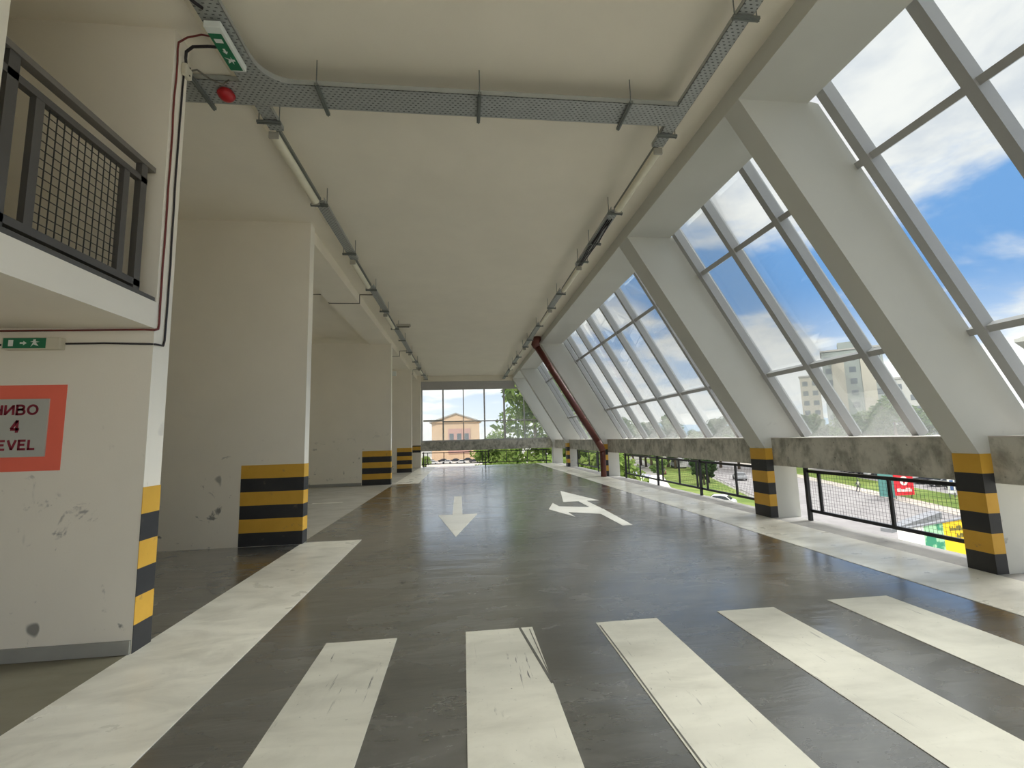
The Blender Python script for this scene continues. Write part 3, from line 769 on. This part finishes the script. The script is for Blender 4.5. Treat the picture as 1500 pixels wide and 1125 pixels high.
# cars
def car():
    r = empty('car', (0, 0, 0), 'x', 'car')
    prof = [(-2.15, .28), (-2.2, .62), (-2.05, .88), (-1.75, .93), (-1.2, 1.38), (-.6, 1.47), (.35, 1.44), (1.05, .98), (1.9, .84), (2.15, .66), (2.18, .30)]
    n = len(prof); vs = []
    for sgn, w in ((-1, 1), (1, 1)):
        for y, z in prof:
            k = .86 if z < .95 else .86 - (z - .95) * .38
            vs.append((sgn * k, y, z))
    fs = [tuple(range(n)), tuple(range(2 * n - 1, n - 1, -1))] + [(i, n + i, n + (i + 1) % n, (i + 1) % n) for i in range(n)]
    MB().add(vs, fs).build('body', M['car_white'], r, .05)
    mb = MB()
    for sg_ in (-1, 1):
        x0 = sg_ * .862; x1 = sg_ * .72
        pts = [(x0, -1.55, .97), (x0, .85, .97), (x1, .30, 1.36), (x1, -.55, 1.38), (x1, -1.1, 1.32)]
        pts2 = [(p[0] - sg_ * .03, p[1], p[2]) for p in pts]
        k = len(pts)
        mb.add(pts + pts2, [tuple(range(k)), tuple(range(2 * k - 1, k - 1, -1))] + [(i, k + i, k + (i + 1) % k, (i + 1) % k) for i in range(k)])
    mb.hexa([(-.7, .42, 1.38), (.7, .42, 1.38), (.8, 1.0, 1.0), (-.8, 1.0, 1.0), (-.7, .46, 1.40), (.7, .46, 1.40), (.8, 1.04, 1.02), (-.8, 1.04, 1.02)])
    mb.hexa([(-.7, -1.22, 1.34), (.7, -1.22, 1.34), (.8, -1.68, .98), (-.8, -1.68, .98), (-.7, -1.26, 1.36), (.7, -1.26, 1.36), (.8, -1.72, 1.0), (-.8, -1.72, 1.0)])
    mb.build('windows', M['carglass'], r)
    for x in (-.80, .80):
        for y in (-1.35, 1.35):
            MB().tube([(x - .1, y, .32), (x + .1, y, .32)], .32, 14).build('wheel', M['tyre'], r)
    return r
cproto = car(); first = [True]
def place_car(x, y, rz, colr, label, group=None, z=G + .06):
    if first[0]:
        o = cproto; first[0] = False
    else:
        o = copy_tree(cproto, (0, 0, 0))
        for c in COL.objects:
            if c.parent == o and c.name.startswith('body'):
                c.data = c.data.copy(); bd = c
    bd = [c for c in COL.objects if c.parent == o and c.name.startswith('body')][0]
    bd.data.materials[0] = M['car_' + colr]
    o.location = (x, y, z); o.rotation_euler = (0, 0, rz); o['label'] = label
    if group: o['group'] = group
    return o
place_car(53, 83, -.35, 'silver', 'silver car driving on the street beyond the long railing')
place_car(45.5, 101, -.4, 'wine', 'dark red car far up the street beyond the long railing')
place_car(31.5, 54.5, .9, 'white', 'white car parked close below the long railing', z=G + .02)
place_car(27.5, 57.5, .9, 'white', 'white car half hidden by the edge strip below the long railing', z=G + .02)
place_car(24.5, 61.5, .9, 'dark', 'dark car below the long railing, in line with two white ones', z=G + .02)
row = [(69.5, 52, 'silver'), (70.8, 55.5, 'dark'), (72, 59, 'dark'), (73.3, 62.6, 'silver'), (74.6, 66, 'dark'), (75.8, 69.5, 'white'), (78.4, 76.5, 'dark'), (79.6, 80, 'white'), (80.9, 83.5, 'dark'),
       (82.1, 87, 'white'), (83.4, 90.5, 'white'), (84.7, 94, 'silver'), (85.9, 97.5, 'white'), (88.5, 104.5, 'silver'), (91, 111.5, 'white')]
for x, y, c in row:
    place_car(x, y, 1.2, c, f'{c} car parked in the row behind the far grass verge', 'cars parked across the street')
for x, y, rz, c in [(-12, 181, 1.5, 'white'), (-6.5, 184, 1.5, 'white'), (-1, 181, 1.6, 'white'), (4.5, 186, 1.5, 'dark'), (9.5, 184, 1.6, 'dark'), (15, 187, 1.5, 'dark'), (-14, 196, 1.4, 'dark'), (-8.7, 198, 1.5, 'dark'), (-3.5, 196, 1.6, 'dark'), (1.7, 199, 1.5, 'dark'), (7, 197, 1.5, 'dark'), (12, 200, 1.5, 'dark')]:
    place_car(x, y, rz, c, f'{c} car in the yard seen under the end window', 'cars in the yard beyond the end railing')
# a white van across the street
vn = empty('van', (58, 118, G + .06), 'white van beyond the street, cut by the concrete beam', 'van')
MB().prism([(115, G + .4), (115, G + 2.6), (119.5, G + 2.6), (120.6, G + 1.5), (121, G + 1.2), (121, G + .4)], 'x', 57, 59).build('body', M['car_white'], vn, .08)
for y in (116, 120):
    MB().tube([(56.95, y, G + .4), (59.05, y, G + .4)], .36, 12).build('wheel', M['tyre'], vn)
MB().box(56.98, 59.02, 118.6, 119.6, G + 1.5, G + 2.3).build('window', M['carglass'], vn)

# lilac shed roof near the lawn
sh = empty('shelter', (30, 78, G), 'low shelter with a pale lilac roof beside the lawn', 'shelter')
MB().box(27.0, 31.4, 74, 84, G + 2.2, G + 2.35).build('roof', M['lilac'], sh)
for x, y in ((27.3, 74.3), (31.1, 74.3), (27.3, 83.7), (31.1, 83.7)):
    MB().tube([(x, y, G), (x, y, G + 2.2)], .06, 8).build('post', M['galv'], sh)

# red advertising banner board
bn = empty('banner_board', (56.4, 53.2, G), 'red advertising board with a white emblem and lettering across the street', 'billboard')
bm = MB().box(54.85, 57.6, 53.1, 53.2, G + .55, G + 3.6).build('board', M['banner_red'], bn)
MB().hexa([(54.15, 54.6, G + .3), (54.80, 53.1, G + .3), (54.84, 53.2, G + .3), (54.2, 54.7, G + .3), (54.15, 54.6, G + 3.4), (54.80, 53.1, G + 3.4), (54.84, 53.2, G + 3.4), (54.2, 54.7, G + 3.4)]).build('side_panel', M['banner_teal'], bn)
for x in (55.1, 57.3): MB().tube([(x, 53.28, G), (x, 53.28, G + 3.4)], .06, 8).build('post', M['galv'], bn)
mb = MB()
mb.tube([(56.25, 53.098, G + 2.35), (56.25, 53.07, G + 2.35)], .58, 20)
mb.build('emblem', M['banner_white'], bn)
MB().prism([(55.85, G + 2.65), (56.65, G + 2.65), (56.25, G + 1.95)], 'y', 53.05, 53.069).build('emblem_mark', M['banner_red'], bn)
mb = MB(); rq = random.Random(3); x = 55.15
while x < 57.3:
    w = rq.uniform(.10, .22); hh = rq.choice((.34, .34, .46))
    mb.box(x, x + w, 53.075, 53.099, G + .98, G + .98 + hh); x += w + .07
mb.build('lettering', M['banner_white'], bn)
# small blue and white street sign
ss = empty('street_sign', (62.1, 52.3, G), 'small white and blue sign board standing beyond the street', 'sign')
MB().box(61.6, 62.6, 52.28, 52.36, G + .7, G + 2.5).build('board', M['hwhite'], ss)
MB().box(61.85, 62.35, 52.26, 52.28, G + 1.0, G + 2.3).build('emblem', M['car_blue'], ss)
for x in (61.7, 62.5): MB().box(x - .04, x + .04, 52.28, 52.36, G, G + .7).build('leg', M['galv'], ss)

# yellow hoarding on the lower roof next door
hd = empty('hoarding', (13, 11.3, -3.2), 'yellow, green and white advertising hoarding close below the first railing', 'hoarding')
A = Vector((11.35, 10.96, -1.045)); B = Vector((15.4, 11.3, -.76))
def hseg(x0, x1, m, name):
    a = A.lerp(B, (x0 - A.x) / (B.x - A.x)); b = A.lerp(B, (x1 - A.x) / (B.x - A.x)); d = Vector((-.02, .09, 0))
    lo = -3.2
    return MB().hexa([(a.x, a.y, lo), (b.x, b.y, lo), (b.x + d.x, b.y + d.y, lo), (a.x + d.x, a.y + d.y, lo), a, b, b + d, a + d]).build(name, m, hd)
hseg(A.x, 12.07, M['hwhite'], 'white_panel'); hseg(12.07, 12.72, M['hgreen'], 'green_panel'); hseg(12.72, B.x, M['yellow'], 'yellow_panel')
MB().bar(A + Vector((0, 0, .03)), B + Vector((0, 0, .03)), .08, .04).build('top_edge', M['slate'], hd)
mb = MB(); rq = random.Random(8)
for x0, x1, z0, hh in ((12.92, 13.42, -1.17, .12), (13.14, 13.40, -1.36, .11)):
    x = x0
    while x < x1:
        y = A.lerp(B, (x - A.x) / (B.x - A.x)).y - .006
        w = rq.uniform(.018, .04); mb.box(x, x + w, y - .01, y, z0, z0 + hh * rq.choice((1, 1, .55))); x += w + .022
mb.build('lettering', M['hdark'], hd)
struct('lower_roof', MB().box(9.5, 16, 11.9, 30, -3.3, -3.1), M['slate'], 'low roof next door behind the hoarding')
pp = tag(MB().hexa([(16.2, 16.0, -2.36), (18.86, 16.4, -2.02), (18.80, 16.8, -2.02), (16.1, 16.4, -2.36), (16.2, 16.0, -2.22), (18.86, 16.4, -1.76), (18.80, 16.8, -1.76), (16.1, 16.4, -2.22)]).build('parapet', M['slate']), 'grey parapet edge beyond the yellow hoarding', 'parapet', None, 'structure')

# pedestrian
def person(x, y, z, label):
    r = empty('person', (x, y, z), label, 'person')
    m = bpy.data.meshes.new('figure')
    V = [(0, 0, .92), (0, 0, 1.2), (0, 0, 1.42), (0, 0, 1.52), (0, 0, 1.66), (-.18, 0, 1.40), (-.24, .06, 1.14), (-.22, .2, .95), (.18, 0, 1.40), (.24, -.06, 1.14), (.22, -.1, .9),
         (-.09, 0, .88), (-.10, .14, .50), (-.10, .02, .08), (-.10, .14, .03), (.09, 0, .88), (.10, -.16, .50), (.10, -.38, .12), (.10, -.30, .03)]
    E_ = [(0, 1), (1, 2), (2, 3), (3, 4), (2, 5), (5, 6), (6, 7), (2, 8), (8, 9), (9, 10), (0, 11), (11, 12), (12, 13), (13, 14), (0, 15), (15, 16), (16, 17), (17, 18)]
    Rr = [.15, .14, .15, .06, .11, .06, .05, .04, .06, .05, .04, .09, .07, .05, .04, .09, .07, .05, .04]
    m.from_pydata(V, E_, [])
    o = bpy.data.objects.new('figure', m); COL.objects.link(o); o.parent = r; WORLD[o.name] = Vector((x, y, z))
    sk = o.modifiers.new('Skin', 'SKIN')
    if not m.skin_vertices: m.attributes
    if len(m.skin_vertices) == 0:
        pass
    else:
        for i, q in enumerate(Rr): m.skin_vertices[0].data[i].radius = (q, q)
        m.skin_vertices[0].data[0].use_root = True
    o.modifiers.new('Sub', 'SUBSURF').render_levels = 1
    m.materials.append(M['cloth_dark'])
    MB().tube([(x, y, z + .95), (x, y, z + 1.2), (x, y, z + 1.42), (x, y, z + 1.5)], [.17, .165, .19, .09], 12).build('shirt', M['cloth_light'], r)
    MB().dome((x, y, z + 1.68), .115, .12, 12, 5, False).build('hair', M['cloth_dark'], r)
    return r
p1 = person(56.6, 60.4, G + .1, 'person in a pale top and dark trousers walking on the far pavement')
p1.rotation_euler = (0, 0, 2.9)

# trees
def crown_mesh(name, seed, n, blobs, leaf, m):
    rd = random.Random(seed); mb = MB()
    for _ in range(n):
        c, r = rd.choice(blobs)
        u = Vector((rd.gauss(0, 1), rd.gauss(0, 1), rd.gauss(0, 1))).normalized()
        p = Vector(c) + Vector((u.x * r[0], u.y * r[1], u.z * r[2])) * (rd.random() ** .35)
        a = Vector((rd.gauss(0, 1), rd.gauss(0, 1), rd.gauss(0, .7))).normalized(); b = a.cross(u + Vector((.01, .3, .2))).normalized()
        s = leaf * rd.uniform(.5, 1.1); a *= s; b *= s * .7
        mb.add([p - a, p - b * .8, p + a, p + b * .8], [(0, 1, 2, 3)])
    return mb
def tree_proto(nm, seed, mat_, blobs, leaf, n, trunk):
    t = empty(nm, (0, 0, 0), 'x', 'tree')
    crown_mesh('crown', seed, n, blobs, leaf, mat_).build('crown', mat_, t)
    MB().tube(trunk, [.28, .2, .1][:len(trunk)], 8).build('trunk', M['trunk'], t)
    return t
rd = random.Random(11)
def blobset(seed, R, z0, z1, k):
    q = random.Random(seed); out = []
    for i in range(k):
        f = q.random(); z = z0 + (z1 - z0) * f; w = R * math.sin(PI * (.18 + .72 * f)); a = q.random() * 6.28; d = w * q.uniform(.2, .75)
        r = q.uniform(.28, .5) * R
        out.append(((d * math.cos(a), d * math.sin(a), z), (r, r, r * .85)))
    return out
TA = tree_proto('tree', 1, M['leafA'], blobset(1, 3.4, 3.0, 9.0, 15), .30, 3600, [(0, 0, 0), (.1, 0, 3), (0, .1, 7)])
TB = tree_proto('tree', 2, M['leafB'], blobset(2, 3.0, 2.2, 8.2, 14), .32, 3400, [(0, 0, 0), (0, .1, 3), (.1, 0, 6.5)])
TC = tree_proto('tree', 3, M['leafC'], blobset(3, 3.8, 2.4, 9.5, 18), .28, 4200, [(0, 0, 0), (.15, 0, 3), (0, 0, 7)])
BU = tree_proto('bush', 4, M['leafC'], blobset(4, 1.9, .7, 2.6, 12), .16, 3000, [(0, 0, 0), (0, .05, 1), (0, 0, 2)])
BU['category'] = 'bush'
used = {}
def plant(p, x, y, sc, label, group=None, rz=0, z=G, sz=None):
    if p.name in used: o = copy_tree(p, (x, y, z), rz)
    else:
        used[p.name] = 1; o = p; o.location = (x, y, z); o.rotation_euler = (0, 0, rz)
    o.scale = (sc, sc, sz or sc); o['label'] = label
    if group: o['group'] = group
    return o
# big trees beyond the end window
plant(TC, 8.0, 50, 1.55, 'tallest light green tree beyond the end window', rz=.5, sz=1.75)
plant(TC, 4.4, 60, 1.0, 'light green tree on the building side of the tallest one, beyond the end window', rz=2)
plant(TC, 12.4, 48, 1.2, 'light green tree behind the raked edge of the end window', rz=3.3)
plant(TA, 14.5, 64, 1.3, 'mid green tree farthest from the building beyond the end window', rz=1)
plant(TA, 4.6, 72, .9, 'mid green tree beside the peach building', rz=4)
plant(TA, -20.5, 176, 1.2, 'small tree on the far side of the peach building', rz=4)
for i, (x, y, s) in enumerate([(4.6, 40, 2.0), (7.0, 38, 2.2), (9.6, 39, 2.1), (12.2, 37, 2.3), (3.4, 55, 1.8)]):
    plant(BU, x, y, s, 'light green bush of the hedge under the end window', 'hedge bushes beyond the end railing', rz=i * 1.3, sz=s * 1.15)
for i, (x, y, s) in enumerate([(-17, 163, 1.7), (-13.2, 163, 1.3)]):
    plant(BU, x, y, s, 'bush at the edge of the paved yard', 'bushes in the yard', rz=i * 1.7)
for i, (x, y, s) in enumerate([(7.9, 31, 1.2), (8.9, 35, 1.3), (10.5, 42, 1.5), (11.7, 47, 1.6), (9.9, 38.5, 1.3)]):
    plant(BU, x, y, s, 'bush beyond the railing past the downpipe', 'bushes beyond the downpipe railing', rz=i * 2.3, sz=s * 1.3)
# by the lawn and street
for i, (p, x, y, s) in enumerate([(TB, 45, 80, .62), (TB, 42.4, 77, .55), (TB, 46, 86, .6), (TA, 39, 88, .6), (TB, 50, 93, .62), (TB, 33, 92, .6), (TA, 28, 90, .6)]):
    plant(p, x, y, s, ('dark' if p is TB else 'mid green') + ' small tree on the near lawn', ('dark' if p is TB else 'mid green') + ' small trees on the near lawn', rz=i * 1.1)
rr = random.Random(4)
for i in range(34):
    az = math.radians(14 + i * .85 + rr.uniform(-.3, .3)); d = rr.uniform(118, 165)
    p = (TB, TA, TB)[i % 3]
    s = rr.uniform(1.0, 1.5) * (1.15 if i < 8 else 1.0)
    plant(p, d * math.sin(az), d * math.cos(az), s, ('dark' if p is TB else 'mid green') + ' tree of the hazy belt beyond the parking lot', ('dark' if p is TB else 'mid green') + ' trees beyond the parking lot', rz=rr.random() * 6)
for i, (az, d, s) in enumerate([(41.2, 128, 1.15), (42.3, 122, 1.35), (43.4, 124, 1.4), (44.4, 118, 1.3), (45.4, 122, 1.2), (46.5, 110, 1.55), (47.4, 118, 1.5), (48.6, 112, 1.2), (53.2, 96, 1.1), (54.5, 88, .8)]):
    a = math.radians(az)
    p = TA if i % 2 else TB
    plant(p, d * math.sin(a), d * math.cos(a), s, ('mid green' if i % 2 else 'dark') + ' tree in front of the tower block', ('mid green' if i % 2 else 'dark') + ' trees before the tower block', rz=i)

# buildings
def block(name, label, cx, cy, w, dpt, h, rz, wall, rows, cols_, bands=True, roof=None, wm=None):
    b = empty(name, (cx, cy, G), label, 'building'); b.rotation_euler = (0, 0, rz)
    o3 = WORLD[b.name]
    def P(mb, n, m): 
        mb.v = [(p[0] + cx, p[1] + cy, p[2] + G) for p in mb.v]
        return mb.build(n, m, b)
    P(MB().box(-w / 2, w / 2, 0, dpt, 0, h), 'walls', M[wall])
    P(MB().box(-w / 2 - .3, w / 2 + .3, -.3, dpt + .3, h, h + .5), 'roof', M[roof or 'roofgrey'])
    for r_ in range(rows):
        z = 1.2 + r_ * (h - 1.0) / rows
        for c_ in range(cols_):
            x = -w / 2 + (c_ + .5) * w / cols_
            ww = w / cols_ * .28
            P(MB().box(x - ww, x + ww, -.06, .05, z, z + (h / rows) * .46), 'window', M['winglass'])
    return b, P
b, P = block('tower_block', 'tall pale apartment tower behind trees and dusty glass', 119, 124, 15, 14, 33.5, -.72, 'facade_grey', 9, 5)
for x in (-3.6, 3.6):
    P(MB().box(x - 1.6, x + 1.6, -.9, -.05, .5, 31), 'balcony_stack', M['facade_cream'])
P(MB().box(-3, 4, 3, 9, 34, 36.5), 'lift_house', M['facade_grey'])
block('tower_block', 'narrow cream apartment tower on the mountain side of the tallest one', 116, 138, 5.5, 12, 27, -.72, 'facade_cream', 8, 2)
block('apartment_building', 'lower white apartment building partly behind the first raking column', 118, 103, 13, 12, 22, -.80, 'facade_white', 7, 4)
b, P = block('gabled_building', 'cream building with a shallow gabled roof by the picture edge', 90.5, 49.5, 20, 18, 21.6, -1.05, 'facade_cream', 6, 5)
P(MB().prism([(-11, 22.1), (11, 22.1), (0, 26.0)], 'y', -.8, 18.8), 'gable', M['facade_white'])
P(MB().box(-11.2, 11.2, -1.0, 19, 21.6, 22.1), 'cornice', M['facade_white'])
# peach building beyond the end window
pb = empty('gabled_house', (-2.8, 195, G), 'peach coloured building with a flat gable beyond the end window', 'building')
MB().box(-13.2, 7.2, 195, 210, G, G + 16.8).build('walls', M['facade_peach'], pb)
MB().prism([(-13.8, G + 16.8), (7.8, G + 16.8), (-3.0, G + 20.6)], 'y', 194.2, 210).build('gable', M['facade_peach'], pb)
mb = MB(); mb.bar((-14.2, 202, G + 16.9), (-3.0, 202, G + 20.9), 17, .5); mb.bar((-3.0, 202, G + 20.9), (8.2, 202, G + 16.9), 17, .5)
mb.build('roof', M['roofgrey'], pb)
MB().box(-6.3, 3.2, 194.6, 195, G + 3, G + 14.0).build('recess', M['facade_pink'], pb)
for x, z in ((-4.8, 4.5), (-4.8, 8.8), (-1.6, 4.5), (-1.6, 8.8), (1.6, 4.5), (1.6, 8.8)):
    MB().box(x - .9, x + .9, 194.5, 194.62, G + z, G + z + 3.0).build('window', M['winglass'], pb)
MB().box(-6.3, 3.2, 193.6, 194.6, G + 7.6, G + 8.1).build('balcony', M['facade_white'], pb)
pb.location = (-3.04, 214, G); pb.scale = (1.09, 1, 1.045)
block('house', 'long low pale house beyond the trees of the near lawn', 70, 170, 24, 10, 8, -.4, 'facade_white', 2, 7)
block('house', 'low cream house farther up the street', 48, 190, 18, 10, 10, -.25, 'facade_cream', 3, 5)
# mountains
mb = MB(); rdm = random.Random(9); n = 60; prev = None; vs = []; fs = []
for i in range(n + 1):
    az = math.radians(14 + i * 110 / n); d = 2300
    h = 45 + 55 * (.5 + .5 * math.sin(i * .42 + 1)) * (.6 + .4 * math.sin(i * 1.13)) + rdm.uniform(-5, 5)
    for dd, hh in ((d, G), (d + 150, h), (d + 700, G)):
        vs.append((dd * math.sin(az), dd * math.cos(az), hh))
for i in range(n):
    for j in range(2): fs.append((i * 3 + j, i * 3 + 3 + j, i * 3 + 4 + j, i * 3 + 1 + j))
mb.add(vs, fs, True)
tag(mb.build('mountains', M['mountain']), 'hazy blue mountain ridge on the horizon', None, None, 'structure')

# ------------------------------------------------------------------ sky and sun
k = N('sky', True)
d = k.n('ShaderNodeTexCoord').outputs['Generated']
s = k.sep(d)
el = k.math('MULTIPLY', k.math('ARCSINE', s[2]), 180 / PI)
zz = k.math('MAXIMUM', k.math('ADD', s[2], .16), .04)
cv = k.n('ShaderNodeCombineXYZ'); k.l(k.math('DIVIDE', s[0], zz), cv.inputs[0]); k.l(k.math('DIVIDE', s[1], zz), cv.inputs[1]); cv.inputs[2].default_value = 3.7
n1 = k.noise(k.mapv(cv.outputs[0], (1, 1, 1), (1.3, 4.2, 0)), 1.15, 9, .56, .35)
n2 = k.noise(k.mapv(cv.outputs[0], (1, 1, 1), (8.3, 1.2, 2)), 2.4, 7, .6, .2)
ramp = k.n('ShaderNodeValToRGB'); cr = ramp.color_ramp
k.l(k.math('DIVIDE', el, 90.0), ramp.inputs[0])
pts = [(0, .60), (3 / 90, .56), (6.5 / 90, .62), (9.5 / 90, .58), (12.5 / 90, .41), (18 / 90, .40), (23 / 90, .52), (27 / 90, .68), (45 / 90, .72)]
cr.elements[0].position = pts[0][0]; cr.elements[0].color = (pts[0][1],) * 3 + (1,)
cr.elements[1].position = pts[-1][0]; cr.elements[1].color = (pts[-1][1],) * 3 + (1,)
for p_, v_ in pts[1:-1]:
    e_ = cr.elements.new(p_); e_.color = (v_,) * 3 + (1,)
bias = k.math('SUBTRACT', ramp.outputs[0], .5)
cl = k.sstep(k.math('ADD', n1, bias), .44, .60)
blue = k.mix(k.sstep(el, 0, 16), (.95, 1.03, 1.10), (.155, .365, .73))
blue = k.mix(k.sstep(el, 25, 70), blue, (.12, .30, .66))
cloud = k.mix(k.sstep(n2, .36, .62), (.64, .68, .74), (.90, .90, .88))
cloud = k.mix(k.sstep(el, 13, 4), cloud, (1.12, 1.12, 1.10))
col = k.mix(cl, blue, cloud)
col = k.mix(k.sstep(el, -1, -6), col, (.35, .36, .33))
boost = k.math('ADD', 1.0, k.math('MULTIPLY', k.sstep(el, 40, 68), ZEN := 1.6))  # overhead sky brightened out of view to add daylight in the hall
# invented bright patch of sky right of the hall, out of view, lighting the floor
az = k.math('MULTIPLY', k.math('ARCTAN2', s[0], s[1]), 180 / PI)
fill_lobe = k.math('MULTIPLY', k.sstep(az, 61, 80), k.sstep(az, 91, 75))
fill_lobe = k.math('MULTIPLY', fill_lobe, k.math('MULTIPLY', k.sstep(el, 12, 32), k.sstep(el, 78, 55)))
boost = k.math('ADD', boost, k.math('MULTIPLY', fill_lobe, 50.0))
col = k.mix(fill_lobe, col, (.95, .92, .86))
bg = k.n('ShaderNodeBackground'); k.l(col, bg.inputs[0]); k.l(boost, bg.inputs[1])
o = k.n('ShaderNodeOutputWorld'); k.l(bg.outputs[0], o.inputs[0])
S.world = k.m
sl = bpy.data.lights.new('sun', 'SUN'); sl.energy = 3.6; sl.angle = .02; sl.color = (1, .95, .86)
so = bpy.data.objects.new('sun', sl); COL.objects.link(so)
sd = Vector((.42, .62, -.66))
so.rotation_euler = sd.to_track_quat('-Z', 'Y').to_euler()
so.location = (-30, -40, 60)

# ------------------------------------------------------------------ camera
F, YAW, PIT, ROL = 658.0, .1115, .12163, -.0281
fw = Vector((math.sin(YAW) * math.cos(PIT), math.cos(YAW) * math.cos(PIT), math.sin(PIT)))
rt = Vector((math.cos(YAW), -math.sin(YAW), 0)); up = rt.cross(fw)
r2 = rt * math.cos(ROL) + up * math.sin(ROL); u2 = -rt * math.sin(ROL) + up * math.cos(ROL)
cam = bpy.data.cameras.new('camera'); co = bpy.data.objects.new('camera', cam); COL.objects.link(co)
cam.sensor_width = 36; cam.sensor_fit = 'HORIZONTAL'; cam.lens = F / 1500 * 36; cam.clip_end = 6000; cam.clip_start = .05
mw = Matrix(((r2.x, u2.x, -fw.x, 0), (r2.y, u2.y, -fw.y, 0), (r2.z, u2.z, -fw.z, 1.6), (0, 0, 0, 1)))
co.matrix_world = mw
S.camera = co
S.view_settings.view_transform = 'Standard'; S.view_settings.look = 'None'; S.view_settings.exposure = 0.12; S.view_settings.gamma = 1
S.view_settings.use_curve_mapping = False
try:
    S.cycles.use_denoising = True
    S.cycles.max_bounces = 14; S.cycles.diffuse_bounces = 8; S.cycles.transparent_max_bounces = 24; S.cycles.sample_clamp_indirect = 8
except Exception: pass
